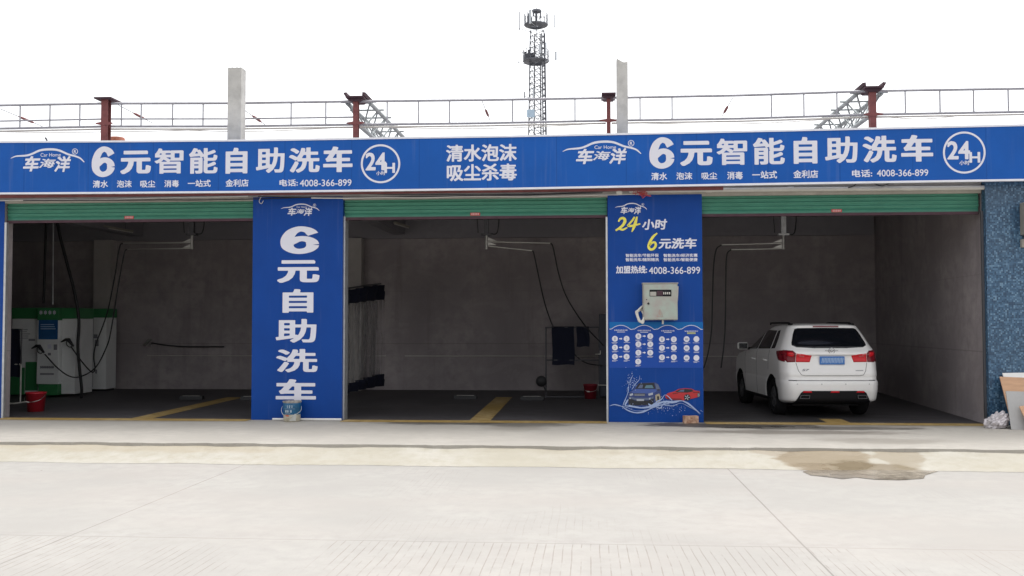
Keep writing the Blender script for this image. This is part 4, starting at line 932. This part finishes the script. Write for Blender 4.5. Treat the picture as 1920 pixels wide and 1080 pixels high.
def washer(x0, Y, label, scale=1.0):
    t = thing('wash_machine', label, 'wash machine', (x0+1.1, Y, .03), 'coin car wash machines')
    z1 = 2.15; w = (0, .72, 1.26, 1.60)
    mb = MB(); mb.box(x0, x0+w[1]-.004, Y, Y+.8, .10, z1-.26); obj('cabinet', mb, M['mwhite'], t, bevel=.012)
    mb = MB(); mb.box(x0+w[1], x0+w[2], Y-.16, Y+.8, .34, z1-.30); ce = obj('control_panel', mb, M['mwhite'], t, bevel=.012)
    mb = MB(); mb.box(x0+w[2]+.004, x0+w[3], Y-.04, Y+.8, .10, z1-.26); obj('side_cabinet', mb, M['mwhite'], t, bevel=.012)
    mb = MB(); mb.box(x0-.01, x0+w[1]-.003, Y-.012, Y+.81, z1-.256, z1); mb.box(x0+w[1], x0+w[2], Y-.175, Y+.81, z1-.35+.056, z1-.0); mb.box(x0+w[2]+.003, x0+w[3]+.01, Y-.052, Y+.81, z1-.256, z1-.004); hd = obj('header', mb, M['mgreen'], t, bevel=.01)
    mb = MB()
    for k in range(4): mb.box(x0+w[1]+.06+k*.11, x0+w[1]+.06+k*.11+.07, Y-.178, Y-.176, z1-.15, z1-.08); mb.box(x0+w[1]+.085+k*.11, x0+w[1]+.10+k*.11, Y-.178, Y-.176, z1-.17, z1-.06)
    obj('lettering', mb, M['white'], hd)
    mb = MB(); mb.box(x0-.006, x0+.34, Y-.03, Y+.3, .08, .72); mb.box(x0+.36, x0+.66, Y-.02, Y+.3, .18, .86); mb.box(x0+w[1]+.05, x0+w[2]-.01, Y-.17, Y+.5, .08, .335); obj('base', mb, M['mgreen'], t, bevel=.01)
    mb = MB(); mb.box(x0+w[1]+.04, x0+w[2]-.03, Y-.172, Y-.162, 1.40, 1.86); sc_ = obj('screen', mb, M['screen'], ce)
    mb = MB()
    for k in range(3): mb.box(x0+w[1]+.09, x0+w[2]-.12+.02*k, Y-.1745, Y-.1725, 1.74-.05*k, 1.76-.05*k)
    obj('lettering', mb, M['plateink'], sc_)
    mb = MB()
    mb.box(x0+w[1]+.27, x0+w[1]+.36, Y-.175, Y-.162, 1.18, 1.28); obj('coin_slot', mb, M['white'], ce)
    mb = MB()
    for a, b, c, d in ((.05, 1.15, .12, 1.22), (.42, 1.15, .5, 1.28), (.28, 1.02, .35, 1.08)): mb.box(x0+w[1]+a, x0+w[1]+c, Y-.172, Y-.162, b, d)
    obj('buttons_print', mb, M['grey'], ce)
    mb = MB()
    for k in range(2): mb.box(x0+w[1]+.09, x0+w[1]+.43, Y-.164, Y-.162, .56+k*.16, .60+k*.16)
    for k in range(8): mb.box(x0+w[1]+.09+k*.043, x0+w[1]+.115+k*.043, Y-.166, Y-.1645, .55+.16, .61+.16)
    for k in range(5): mb.box(x0+.17, x0+.17+.3*random.uniform(.6, 1), Y-.004, Y-.002, 1.62-.05*k, 1.635-.05*k)
    mb.box(x0+.42, x0+.58, Y-.004, Y-.002, 1.36, 1.41); obj('lettering', mb, M['grey'], ce)
    return t
xa = at(22, 650, 5.0).x; washer(xa, 5.0, 'white and green wash machine with blue screen in the left bay')
xm = at(1124, 650, 5.4).x; dc = thing('shaded_machine_standin', 'tall stand-in for a wash machine, coloured dark as shade, beside the right pillar in the middle bay', 'cabinet', (xm+.4, 5.4, .04))  # stands in for a second wash machine, its shade painted as navy
mb = MB(); mb.box(xm, xm+.9, 5.4, 6.0, .06, 1.98); obj('cabinet', mb, M['navyshade'], dc, bevel=.01)
mb = MB(); mb.box(xm+.05, xm+.85, 5.388, 5.399, .6, 1.9); obj('door', mb, M['navyshade'], dc, bevel=.004)
mb = MB(); mb.tube([(xm-.1, 5.36, 1.05), (xm+.02, 5.36, 1.05), (xm+.02, 5.36, 1.13)], .012, 6); obj('pipe', mb, M['pvc'], dc)
mb = MB(); mb.tube([(xm-.1, 5.36, .33), (xm+.2, 5.36, .33)], .010, 6); obj('pipe', mb, M['pvc'], dc)
xd = at(151, 650, 6.75).x; xe = at(199, 650, 6.75).x
wt = thing('water_cabinet', 'plain white cabinet with green top behind the left bay wash machine', 'cabinet', ((xd+xe)/2, 6.75, .05))
mb = MB(); mb.box(xd, xe, 6.75, 7.3, .10, 1.93); cb_ = obj('cabinet', mb, M['mwhite'], wt, bevel=.01)
mb = MB(); mb.box(xd-.01, xe+.01, 6.74, 7.31, 1.932, 2.16); obj('header', mb, M['mgreen'], wt, bevel=.01)
mb = MB(); mb.box((xd+xe)/2-.004, (xd+xe)/2+.004, 6.744, 6.748, .15, 1.9)
for a, b, c, d in ((.08, 1.6, .14, 1.75), (.2, 1.5, .28, 1.58), (.35, 1.4, .45, 1.5), (.12, 1.25, .25, 1.3), (.38, 1.2, .48, 1.36), (.4, .5, .45, .6), (.05, .8, .08, .9)): mb.box(xd+a, xd+c, 6.744, 6.748, b, d)
obj('buttons_print', mb, M['grey'], cb_)
mb = MB(); mb.box(xd+.02, xe-.02, 6.8, 7.25, .05, .098); obj('base', mb, M['black'], wt)
def gun(px_, py_, Y, flip, label):
    c = at(px_, py_, Y); t = thing('spray_gun', label, 'spray gun', tuple(c), 'spray guns on the wash machine')
    s = -1 if flip else 1; mb = MB()
    mb.tube([(c.x-.17*s, Y, c.z+.02), (c.x-.05*s, Y, c.z+.08), (c.x+.02*s, Y, c.z+.07), (c.x+.06*s, Y, c.z+.02), (c.x+.14*s, Y, c.z-.08)], [.014, .035, .05, .04, .022], 8); obj('gun_body', mb, M['black'], t)
    mb = MB(); mb.tube([tuple(p) for p in smooth_pts([(c.x-.03*s, Y, c.z+.04), (c.x-.02*s, Y, c.z-.05), (c.x+.06*s, Y, c.z-.10), (c.x+.11*s, Y, c.z-.05)], 5)], .010, 6); obj('trigger_guard', mb, M['black'], t)
gun(72, 655, 4.62, False, 'black spray gun in its holder on the left of the wash machine screen'); gun(127, 643, 4.70, False, 'black spray gun in its holder right of the wash machine screen')
mb = MB(); Yv = 4.7
mb.tube([tuple(q) for q in smooth_pts([tuple(at(x, y, Yv)) for x, y in ((105, 398), (112, 440), (126, 495), (140, 550), (148, 600), (146, 650), (149, 690), (153, 728))]+[tuple(gr(152, 745, .06))], 8)], .036, 8)
tag(obj('vacuum_hose', mb, M['black']), 'thick black vacuum hose hanging from the ceiling down past the wash machine', 'hose')
mb = MB(); a = at(87, 395, 5.2); b = at(82, 569, 5.2); mb.tube([(a.x, 5.2, ZC), (b.x, 5.2, b.z)], .03, 8); tag(obj('drop_pipe', mb, M['black']), 'black pipe dropping from the ceiling to the top of the wash machine', 'pipe')
mb = MB(); mb.tube([(a.x+.12, 5.3, ZC), (b.x+.17, 5.3, b.z-.02)], .018, 8); tag(obj('drop_pipe', mb, M['galv']), 'pale grey pipe beside the black one above the wash machine', 'pipe')

def rack(c, w_, h_, label):
    t = thing('towel_rack', label, 'rack', c, 'pipe racks for towels'); x, y, z = c
    mb = MB(); mb.tube([(x, y, z+h_*.53), (x, y, z+h_)], .018, 8); mb.tube([(x+w_, y, z+h_*.53), (x+w_, y, z+h_)], .018, 8); mb.tube([(x-.02, y, z+h_), (x+w_+.02, y, z+h_)], .018, 8); obj('upper_frame', mb, M['dsteel'], t)
    mb = MB()
    for xx in (x, x+w_): mb.tube([(xx, y, z+.02), (xx, y, z+h_*.53)], .018, 8); mb.tube([(xx, y-.25, z+.02), (xx, y+.25, z+.02)], .018, 8)
    mb.tube([(x, y-.25, z+.02), (x+w_, y-.25, z+.02)], .018, 8); mb.tube([(x, y, z+h_*.53), (x+w_, y, z+h_*.53)], .018, 8); obj('lower_frame', mb, M['pvc'] if x < -8 else M['dsteel'], t)
def towel(x0, x1, Y, z0, z1, label):
    mb = MB(); n = 10; mm = 12; vs = []
    for side in (-.022, .022):
        for j in range(mm+1):
            for i in range(n+1):
                u = i/n; v = j/mm; vs.append((x0+(x1-x0)*u+.01*math.sin(v*5), Y+side+.010*math.sin(u*9+v*2)*(1-v*.3), z0+(z1-z0)*v-(0.0 if v > 0 else .01*math.sin(u*7))))
    k = (n+1)*(mm+1); fs = []
    for s in (0, 1):
        for j in range(mm):
            for i in range(n): a = s*k+j*(n+1)+i; fs.append((a, a+1, a+n+2, a+n+1))
    for i in range(n): a = mm*(n+1)+i; fs.append((a, a+1, k+a+1, k+a))
    mb.smooth = True; mb.add(vs, fs); return tag(obj('towel', mb, M['navy']), label, 'towel', 'navy towels over the racks')
g = gr(38, 757, .015); h1 = at(38, 618, g.y).z; rack((g.x-.62, g.y, .02), .62, h1-.02, 'white pipe rack at the left edge carrying a large navy cloth')
p = at(9, 618, g.y); q = at(36, 707, g.y); towel(p.x-.05, q.x+.0, g.y, q.z, h1+.02, 'large navy cloth on the rack at the left edge')
Yk = 5.6; p = at(1018, 614, Yk); rack((p.x+.07, Yk, .036), 1.25, p.z-.036, 'pipe rack with two navy towels in the middle bay')
for a, b, yb, lab in ((1035, 1077, 684, 'larger navy towel on the middle bay rack'), (1081, 1105, 650, 'smaller navy towel on the middle bay rack')):
    u = at(a, 613, Yk); v = at(b, yb, Yk); towel(u.x, v.x, Yk, v.z, u.z+.012, lab)
c = at(1015, 715, Yk-.2); mb = MB(); mb.lathe([(0, -.06), (.10, -.05), (.13, 0), (.10, .05), (0, .06)], (c.x, c.y, c.z), 16, 'Y'); mb.tube([(c.x, c.y, c.z), (c.x+.12, c.y, c.z-.25)], .02, 6); tag(obj('round_brush', mb, M['black']), 'round dark brush leaning at the foot of the middle bay rack', 'brush')
# clear vinyl curtain drawn aside in the middle bay
cu = thing('vinyl_curtain', 'clear plastic curtain with navy bands bunched at the left of the middle bay', 'curtain', (-3.6, 5.0, .2))
path = [at(640, 600, 3.0), at(668, 600, 4.2), at(690, 600, 5.2), at(714, 600, 6.2)]
path = smooth_pts([(p.x, p.y) for p in path], 14)
def cloth(zb, zt, m, name):
    mb = MB(); mb.smooth = True; rows = []
    for j in range(9):
        v = j/8; row = []
        for i, p in enumerate(path):
            wv = .11*math.sin(i*.62)*(.6+.4*v); row.append((p[0]+wv+(.0 if v > .5 else .03*math.sin(i*.5)), p[1]+.05*math.sin(i*.8), zb(i)+(zt(i)-zb(i))*v))
        rows.append(row)
    vs = [q for r_ in rows for q in r_]; n = len(path)
    mb.add(vs, [(j*n+i, j*n+i+1, (j+1)*n+i+1, (j+1)*n+i) for j in range(8) for i in range(n-1)]); o = obj(name, mb, m, cu)
    sm = o.modifiers.new('thickness', 'SOLIDIFY'); sm.thickness = .004; return o
nP = len(path); L_ = lambda a, b: (lambda i: a+(b-a)*i/(nP-1))
zt0, zt1 = at(655, 546, 3.4).z, at(714, 534, 6.2).z; zm0, zm1 = at(655, 571, 3.4).z, at(714, 562, 6.2).z; zl0, zl1 = at(655, 722, 3.4).z, at(714, 701, 6.2).z; zb0, zb1 = at(655, 737, 3.4).z, at(714, 724, 6.2).z
cloth(L_(zm0, zm1), L_(zt0, zt1), M['navy'], 'top_band'); cloth(L_(zl0, zl1), L_(zm0-.002, zm1-.002), M['clear'], 'clear_panel'); cloth(L_(zb0, zb1), L_(zl0-.002, zl1-.002), M['navy'], 'bottom_band')
mb = MB(); mb.tube([(path[0][0], path[0][1], zt0+.03), (path[-1][0], path[-1][1], zt1+.03)], .02, 8); obj('rod', mb, M['dsteel'], cu)
# water tap and hose on the back wall of the left bay
c = at(276, 642, YB-.1); tp = thing('wall_tap', 'metal tap cluster with black hose on the left bay back wall', 'tap', (c.x, YB, c.z))
mb = MB()
for dx, dz in ((0, 0), (-.08, -.05), (.06, .06), (.05, -.07)): mb.tube([(c.x+dx, YB, c.z+dz), (c.x+dx, YB-.12, c.z+dz)], .022, 8); mb.tube([(c.x+dx-.06, YB-.12, c.z+dz-.03), (c.x+dx+.06, YB-.12, c.z+dz+.03)], .016, 6)
obj('tap_body', mb, M['steel'], tp)
mb = MB(); mb.tube([tuple(q_) for q_ in smooth_pts([tuple(at(x, y, YB-.08)) for x, y in ((284, 643), (310, 647), (350, 650), (420, 650))], 6)], .018, 7); obj('hose', mb, M['black'], tp)
# unlit tube lights
for k, (x0, y0, Ya, x1, y1, Yb, lab) in enumerate(((191, 426, 5.2, 249, 437, 6.6, 'unlit tube light hanging near the left bay ceiling'), (740, 420, 5.6, 766, 433, 6.6, 'unlit tube light hanging in the middle bay'), (1745, 448, 4.6, 1702, 461, 6.0, 'unlit tube light hanging by the right side wall'))):
    a = at(x0, y0, Ya); b = at(x1, y1, Yb); b.z = a.z; t = thing('tube_light', lab, 'tube light', tuple((a+b)/2), 'unlit tube lights')
    mb = MB(); mb.bar(tuple(a+Vector((0, 0, .035))), tuple(b+Vector((0, 0, .035))), .06, .04); obj('housing', mb, M['lintel'], t)
    mb = MB(); mb.tube([tuple(a), tuple(b)], .014, 8); obj('tube', mb, M['pvc'], t)
    mb = MB()
    for k_ in (.25, .75): u = a.lerp(b, k_); mb.tube([(u.x, u.y, u.z+.05), (u.x, u.y, ZC)], .006, 5)
    obj('hanger', mb, M['dsteel'], t)
# low rubber wheel stops
for k, (x, y, lab) in enumerate(((360, 749, 'low black wheel stop on the left bay floor'), (474, 750, 'low black wheel stop half hidden by the tall banner'), (873, 748, 'low black wheel stop by the yellow stripe of the middle bay, left side'), (998, 750, 'low black wheel stop in front of the middle bay rack'))):
    g = gr(x, y, .03); t = thing('wheel_stop', lab, 'wheel stop', (g.x, g.y, g.z), 'black wheel stops on the bay floors')
    mb = MB(); mb.prism([(g.y-.09, g.z), (g.y-.06, g.z+.085), (g.y+.06, g.z+.085), (g.y+.09, g.z)], g.x-.26, g.x+.26, 'X'); obj('block', mb, M['black'], t)
    mb = MB(); mb.box(g.x-.2, g.x+.2, g.y-.062, g.y-.02, g.z+.0855, g.z+.09); obj('reflector', mb, M['pvc'], t)

# ---------------------------------------------------------------- the parked car (y forward from the rear bumper)
CX, CY = 4.515, .80
car = thing('parked_car', 'white suv parked nose-in inside the right bay, seen from behind', 'car', (CX, CY, .008)); car.rotation_euler = (0, 0, R_(4.6))
KZ = [(.245, .78, .38, 4.12), (.285, .845, .14, 4.28), (.32, .872, .05, 4.34), (.36, .882, .03, 4.37), (.50, .895, .0, 4.41), (.62, .902, -.002, 4.42), (.672, .900, .006, 4.42), (.697, .893, .035, 4.42), (.745, .897, .050, 4.41), (.80, .900, .046, 4.4), (.84, .902, .052, 4.39), (.90, .903, .075, 4.38), (1.00, .905, .098, 4.32), (1.10, .900, .112, 4.1),
      (1.145, .893, .108, 3.75), (1.165, .890, .088, 3.6), (1.19, .885, .090, 3.4), (1.225, .878, .112, 3.25), (1.27, .862, .155, 3.12), (1.32, .835, .20, 3.02), (1.45, .775, .285, 2.75), (1.58, .715, .37, 2.45), (1.66, .672, .43, 2.2), (1.69, .645, .42, 2.1), (1.712, .60, .46, 1.95), (1.73, .50, .62, 1.8), (1.742, .34, .9, 1.6)]
KA = np.array(KZ); levels = np.concatenate([np.linspace(KA[i, 0], KA[i+1, 0], 4)[:-1] for i in range(len(KA)-1)]+[[KA[-1, 0]]])
def kz(z): return [float(np.interp(z, KA[:, 0], KA[:, j])) for j in (1, 2, 3)]
def car_ring(z):
    w_, yr, yf = kz(z); hi = min(1, max(0, (z-1.2)/.4)); rx, ry = .20+.03*hi, .30-.06*hi; bow = .05; pts = []
    rx = min(rx, w_*.6)
    for i in range(13): u = i/12; x = (w_-rx)*u; pts.append((x, yr+bow*(x/w_)**2))
    yb_ = pts[-1][1]
    for i in range(1, 11): a = math.pi/2*i/10; pts.append((w_-rx+rx*math.sin(a), yb_+ry*(1-math.cos(a))))
    for i in range(1, 31): u = i/30; y = yb_+ry+(yf-.55-yb_-ry)*u; pts.append((w_-.02*max(0, u-.7)/.3, y))
    for i in range(1, 9): a = math.pi/2*i/8; pts.append((w_-.02-.35*(1-math.cos(a)), yf-.55+.45*math.sin(a)))
    x9 = pts[-1][0]
    for i in range(1, 7): u = i/6; pts.append((x9*(1-u), yf-.10+.10*u))
    return pts
rings = []
for z in levels:
    p = car_ring(z); full = [(x, y, z) for x, y in p]+[(-x, y, z) for x, y in p[-2:0:-1]]; rings.append(full)
nr = len(rings[0]); mb = MB(); mb.smooth = True
mb.add([v for r_ in rings for v in r_], [(j*nr+i, j*nr+(i+1) % nr, (j+1)*nr+(i+1) % nr, (j+1)*nr+i) for j in range(len(rings)-1) for i in range(nr)]+[tuple(range(nr))[::-1], tuple((len(rings)-1)*nr+i for i in range(nr))])
body = obj('body', mb, [M['paint'], M['cblack']], car, local=True)
bvh = BVHTree.FromPolygons([tuple(v) for v in mb.v], [f for f in mb.f if len(f) == 4])
AX = (.92, 3.50); WR = .345
cut = MB()
for y in AX:
    for s in (-1, 1):
        n = 40; ps = [(y+.405*math.cos(2*math.pi*k/n), .37+.405*math.sin(2*math.pi*k/n)) for k in range(n)]; cut.prism(ps if s > 0 else ps, s*.62, s*1.1, 'X')
co = obj('arch_cut', cut, M['cblack'], None)
bo_ = body.modifiers.new('arches', 'BOOLEAN'); bo_.object = co; bo_.operation = 'DIFFERENCE'; bo_.solver = 'EXACT'
co.parent = car
me2 = bpy.data.meshes.new_from_object(body.evaluated_get(bpy.context.evaluated_depsgraph_get()))
body.modifiers.clear(); body.data = me2; bpy.data.objects.remove(co); me2.name = 'body'
for p in me2.polygons:
    c = p.center
    if abs(c.x) < .80 and c.z < .80 and min(abs(c.y-AX[0]), abs(c.y-AX[1])) < .41 and c.z > .21: p.material_index = len(me2.materials)-1 if len(me2.materials) > 1 else 0
    if c.z < .262: p.material_index = 1
def decal(polys, axis, m, name, parent, off=.004, step=.03, local=True, th=.0, mats=None):
    """flat outlines laid onto the body surface: seen from behind (axis y) or from a side (axis x)"""
    bmA = bmesh.new()
    for poly in polys:
        b_ = bmesh.new(); b_.faces.new([b_.verts.new((u, v, 0)) for u, v in poly])
        us = [p[0] for p in poly]; vs = [p[1] for p in poly]
        for k, (lo, hi) in enumerate(((min(us), max(us)), (min(vs), max(vs)))):
            q = lo+step
            while q < hi:
                co_ = (q, 0, 0) if k == 0 else (0, q, 0); no_ = (1, 0, 0) if k == 0 else (0, 1, 0)
                bmesh.ops.bisect_plane(b_, geom=b_.verts[:]+b_.edges[:]+b_.faces[:], plane_co=co_, plane_no=no_); q += step
        bmesh.ops.triangulate(b_, faces=b_.faces[:])
        tmp = bpy.data.meshes.new('t'); b_.to_mesh(tmp); b_.free(); bmA.from_mesh(tmp); bpy.data.meshes.remove(tmp)
    bad = []
    for v in bmA.verts:
        u, z = v.co.x, v.co.y
        if axis == 'y': h = bvh.ray_cast(Vector((u, -1, z)), Vector((0, 1, 0)))
        else:
            s = -1 if axis == '-x' else 1; h = bvh.ray_cast(Vector((s*2, u, z)), Vector((-s, 0, 0)))
        if h[0] is None: bad.append(v); continue
        nrm = h[1]; d = Vector((0, -1, 0)) if axis == 'y' else Vector(((-1 if axis == '-x' else 1), 0, 0))
        if nrm.dot(d) < 0: nrm = -nrm
        v.co = h[0]+nrm*off
    bmesh.ops.delete(bmA, geom=bad, context='VERTS'); bmesh.ops.recalc_face_normals(bmA, faces=bmA.faces)
    me = bpy.data.meshes.new(name); bmA.to_mesh(me); bmA.free()
    for p in me.polygons: p.use_smooth = True
    me.materials.append(m); o = bpy.data.objects.new(name, me); link(o, parent)
    sm = o.modifiers.new('thickness', 'SOLIDIFY'); sm.thickness = max(off*.9, .003); sm.offset = -1
    return o
def mir(p): return [(-u, v) for u, v in p]
rg = [(-.62, 1.30), (-.3, 1.283), (.3, 1.283), (.62, 1.30), (.69, 1.335), (.685, 1.38), (.62, 1.55), (.575, 1.635), (.52, 1.652), (0, 1.658), (-.52, 1.652), (-.575, 1.635), (-.62, 1.55), (-.685, 1.38), (-.69, 1.335)]
tg = obj('tailgate', (lambda m_: (m_.add([(0, 0, 0)], []), m_)[1])(MB()), M['paint'], car, local=True) if False else None
decal([rg], 'y', M['cglass'], 'rear_window', car, .005)
decal([[(-.24, 1.672), (.24, 1.672), (.24, 1.694), (-.24, 1.694)]], 'y', M['lampd'], 'brake_light', car, .004)
for s in (-1, 1):
    f = (lambda p: p) if s < 0 else mir
    ll = decal([f([(-.84, 1.245), (-.70, 1.235), (-.655, 1.19), (-.665, 1.03), (-.80, 1.025), (-.862, 1.09), (-.87, 1.2)])], 'y', M['lampd'], 'tail_light', car, .007)
    decal([f([(-.648, 1.188), (-.365, 1.150), (-.405, 1.028), (-.655, 1.030)])], 'y', M['lamp'], 'inner_lens', ll, .007)
    decal([f([(-.80, 1.21), (-.71, 1.205), (-.69, 1.16), (-.72, 1.12), (-.80, 1.15)])], 'y', M['lamp'], 'bulb_lens', ll, .009)
    decal([f([(-.60, 1.155), (-.50, 1.143), (-.51, 1.125), (-.59, 1.132)])], 'y', mat('lens_pink', (.55, .12, .12), .2), 'reverse_lens', ll, .0095)
    sd_ = '-x' if s < 0 else 'x'
    decal([[(.22, 1.245), (.60, 1.225), (.58, 1.18), (.40, 1.06), (.21, 1.03)]], sd_, M['lampd'], 'side_lens', ll, .006)
    # side glass, door gaps, handles
    decal([[(.78, 1.27), (1.02, 1.26), (1.10, 1.60), (.95, 1.61), (.84, 1.45)]], sd_, M['cglass'], 'quarter_window', car, .004)
    decal([[(1.10, 1.255), (1.98, 1.235), (1.98, 1.615), (1.17, 1.605)]], sd_, M['cglass'], 'side_window', car, .004)
    decal([[(2.06, 1.233), (2.95, 1.215), (2.40, 1.57), (2.06, 1.615)]], sd_, M['cglass'], 'side_window', car, .004)
    decal([[(2.025, .34), (2.035, .34), (2.035, 1.22), (2.025, 1.22)], [(1.14, .85), (1.15, .85), (1.10, 1.23), (1.09, 1.23)], [(3.02, .5), (3.03, .5), (3.0, 1.2), (2.99, 1.2)]], sd_, M['linedk'], 'panel_gap', car, .002, .04)
    decal([[(.95, .24), (3.3, .24), (3.3, .33), (.95, .33)]], sd_, M['cblack'], 'sill_trim', car, .006)
    for yh in (1.32, 2.24):
        mb = MB(); mb.tube([(s*.905, yh-.10, 1.02), (s*.945, yh-.08, 1.025), (s*.945, yh+.08, 1.03), (s*.905, yh+.10, 1.03)], .014, 8); obj('door_handle', mb, M['paint'], car, local=True)
    mb = MB(); mb.tube([(s*.84, 2.78, 1.22), (s*.97, 2.72, 1.24)], .03, 8); mm_ = MB()
    q = MB(); q.obox((s*1.02, 2.70, 1.275), (.11, 0, 0), (0, .055, 0), (0, 0, .075)); o = obj('door_mirror', q, M['paint'], car, local=True, bevel=.035); obj('mirror_arm', mb, M['cblack'], o, local=True)
    q = MB(); q.obox((s*1.02, 2.642, 1.275), (.09, 0, 0), (0, .002, 0), (0, 0, .058)); obj('mirror_glass', q, M['cglass'], o, local=True)
    mb = MB(); mb.tube([tuple(p) for p in smooth_pts([(s*.58, .66, 1.70), (s*.58, .78, 1.745), (s*.58, 1.0, 1.752), (s*.58, 2.0, 1.752), (s*.57, 2.15, 1.73)], 5)], .018, 8); mb.obox((s*.58, .72, 1.712), (.02, 0, 0), (0, .10, 0), (0, 0, .03)); obj('roof_rail', mb, M['cblack'], car, local=True)
gap = .006
def gapline(pts, w_=.008): return [[(a[0]-n_[0], a[1]-n_[1]), (b[0]-n_[0], b[1]-n_[1]), (b[0]+n_[0], b[1]+n_[1]), (a[0]+n_[0], a[1]+n_[1])] for a, b in zip(pts[:-1], pts[1:]) for n_ in [(lambda d: (-d[1]*w_/2, d[0]*w_/2))(((b[0]-a[0])/math.hypot(b[0]-a[0], b[1]-a[1]), (b[1]-a[1])/math.hypot(b[0]-a[0], b[1]-a[1])))]]
decal(gapline([(-.655, 1.02), (-.62, .87), (-.57, .795), (-.50, .782), (.50, .782), (.57, .795), (.62, .87), (.655, 1.02)]), 'y', M['linedk'], 'tailgate_gap', car, .002, .05)
decal(gapline([(-.80, .694), (.80, .694)], .010), 'y', M['linedk'], 'bumper_gap', car, .003, .05)
decal([[(-.80, .688), (-.66, .688), (-.66, .700), (-.78, .702)], [(.80, .688), (.66, .688), (.66, .700), (.78, .702)]], 'y', M['cblack'], 'bumper_trim', car, .005)
decal([[(-.70, .30), (-.66, .36), (-.60, .47), (-.55, .508), (.55, .508), (.60, .47), (.66, .36), (.70, .30), (.70, .255), (-.70, .255)]], 'y', M['cblack'], 'lower_valance', car, .006)
for a, b in ((-.57, -.40), (-.07, .10), (.41, .57)): decal([[(a, .475), (b, .475), (b-.01, .503), (a+.02, .503)]], 'y', M['lamp'], 'reflector', car, .009)
for s in (-1, 1):
    mb = MB(); pts_ = [(s*.44, .015, .425), (s*.60, .02, .425), (s*.615, .02, .365), (s*.45, .015, .365)]
    for i in range(4): mb.bar(pts_[i], pts_[(i+1) % 4], .006, .03, (0, 1, 0))
    obj('exhaust_tip', mb, M['dchrome'], car, local=True)
for x in (-.66, -.22, .22, .66): decal([[(x+.013*math.cos(t), .63+.013*math.sin(t)) for t in [2*math.pi*k/12 for k in range(12)]]], 'y', mat('sensor', (.55, .55, .55), .4), 'parking_sensor', car, .002)
yb_ = .098
mb = MB(); mb.box(-.23, .23, yb_-.026, yb_-.014, .985, 1.135); pl = obj('number_plate', mb, M['plate'], car, local=True, bevel=.004)
mb = MB()
for k in range(15):
    x = -.2+k*.027; mb.add([(x, yb_-.0275, 1.01+.01*(k % 3)), (x+.012, yb_-.0275, 1.01), (x+.03, yb_-.0275, 1.10+.008*(k % 2)), (x+.014, yb_-.0275, 1.11)], [(0, 1, 2, 3)])
obj('lettering', mb, M['plateink'], pl, local=True)
mb = MB(); c_ = (0, .10, 1.235)
n = 32
mb.tube([(.055*math.cos(2*math.pi*k/n), .098+.0*k, 1.235+.055*math.sin(2*math.pi*k/n)) for k in range(n+1)], .007, 6)
mb.tube([(-.12, .112, 1.242), (-.055, .10, 1.238)], .005, 6); mb.tube([(.055, .10, 1.238), (.12, .112, 1.242)], .005, 6)
mb.tube([(-.038, .098, 1.245), (0, .095, 1.215), (.042, .098, 1.248)], .008, 6); mb.tube([(-.05, .098, 1.252), (.05, .098, 1.252)], .005, 6); obj('emblem', mb, M['chrome'], car, local=True)
def badge(body_, x0, x1, z0, z1, dx):
    mb = MB()
    for plg in glyph(body_, dx, dx, 24):
        mb.add([(x0+(x1-x0)*(p[0]+.25*(p[1]-.5)), .060-.012*0, z0+(z1-z0)*p[1]) for p in plg], [tuple(range(len(plg)))])
    return mb
mb = badge('S7', -.55, -.43, .865, .905, .03)
for i, v in enumerate(mb.v): mb.v[i] = (v[0], kz(v[2])[1]+.05*(v[0]/.9)**2-.004, v[2])
obj('lettering', mb, M['grey'], car, local=True)
mb = MB()
for k in range(7): x = .43+k*.021; mb.add([(x, kz(.87)[1]+.05*(x/.9)**2-.004, .865), (x+.014, kz(.87)[1]+.05*(x/.9)**2-.004, .865), (x+.014, kz(.885)[1]+.05*(x/.9)**2-.004, .884), (x, kz(.885)[1]+.05*(x/.9)**2-.004, .884)], [(0, 1, 2, 3)])
obj('lettering', mb, M['grey'], car, local=True)
def wheel(s, y):
    mb = MB(); x0 = s*.66; wd = .215
    mb.lathe([(.205, 0), (.30, 0), (.335, .02*s), (WR, .05*s), (WR, s*(wd-.05)), (.335, s*(wd-.02)), (.30, s*wd), (.215, s*(wd-.012)), (.205, s*(wd-.06)), (.205, 0)], (x0, y, WR), 36, 'X'); t_ = obj('wheel', mb, M['tyre'], car, local=True)
    mb = MB(); mb.lathe([(.204, s*.16), (.20, s*.19), (.18, s*.165), (.18, s*.10), (0, s*.10)], (x0, y, WR), 30, 'X')
    for k in range(5):
        a = 2*math.pi*k/5+.3; mb.bar((x0+s*.175, y, WR), (x0+s*.18, y+.195*math.cos(a), WR+.195*math.sin(a)), .05, .03, (1, 0, 0))
    mb.lathe([(.045, s*.15), (.04, s*.195), (0, s*.195)], (x0, y, WR), 14, 'X'); obj('rim', mb, M['rim'], t_, local=True)
for s in (-1, 1):
    for y in AX: wheel(s, y)
mb = MB(); mb.box(-.62, .62, .5, 4.0, .20, .30); mb.tube([(-.62, AX[0], WR), (.62, AX[0], WR)], .05, 8); obj('underbody', mb, M['cblack'], car, local=True)
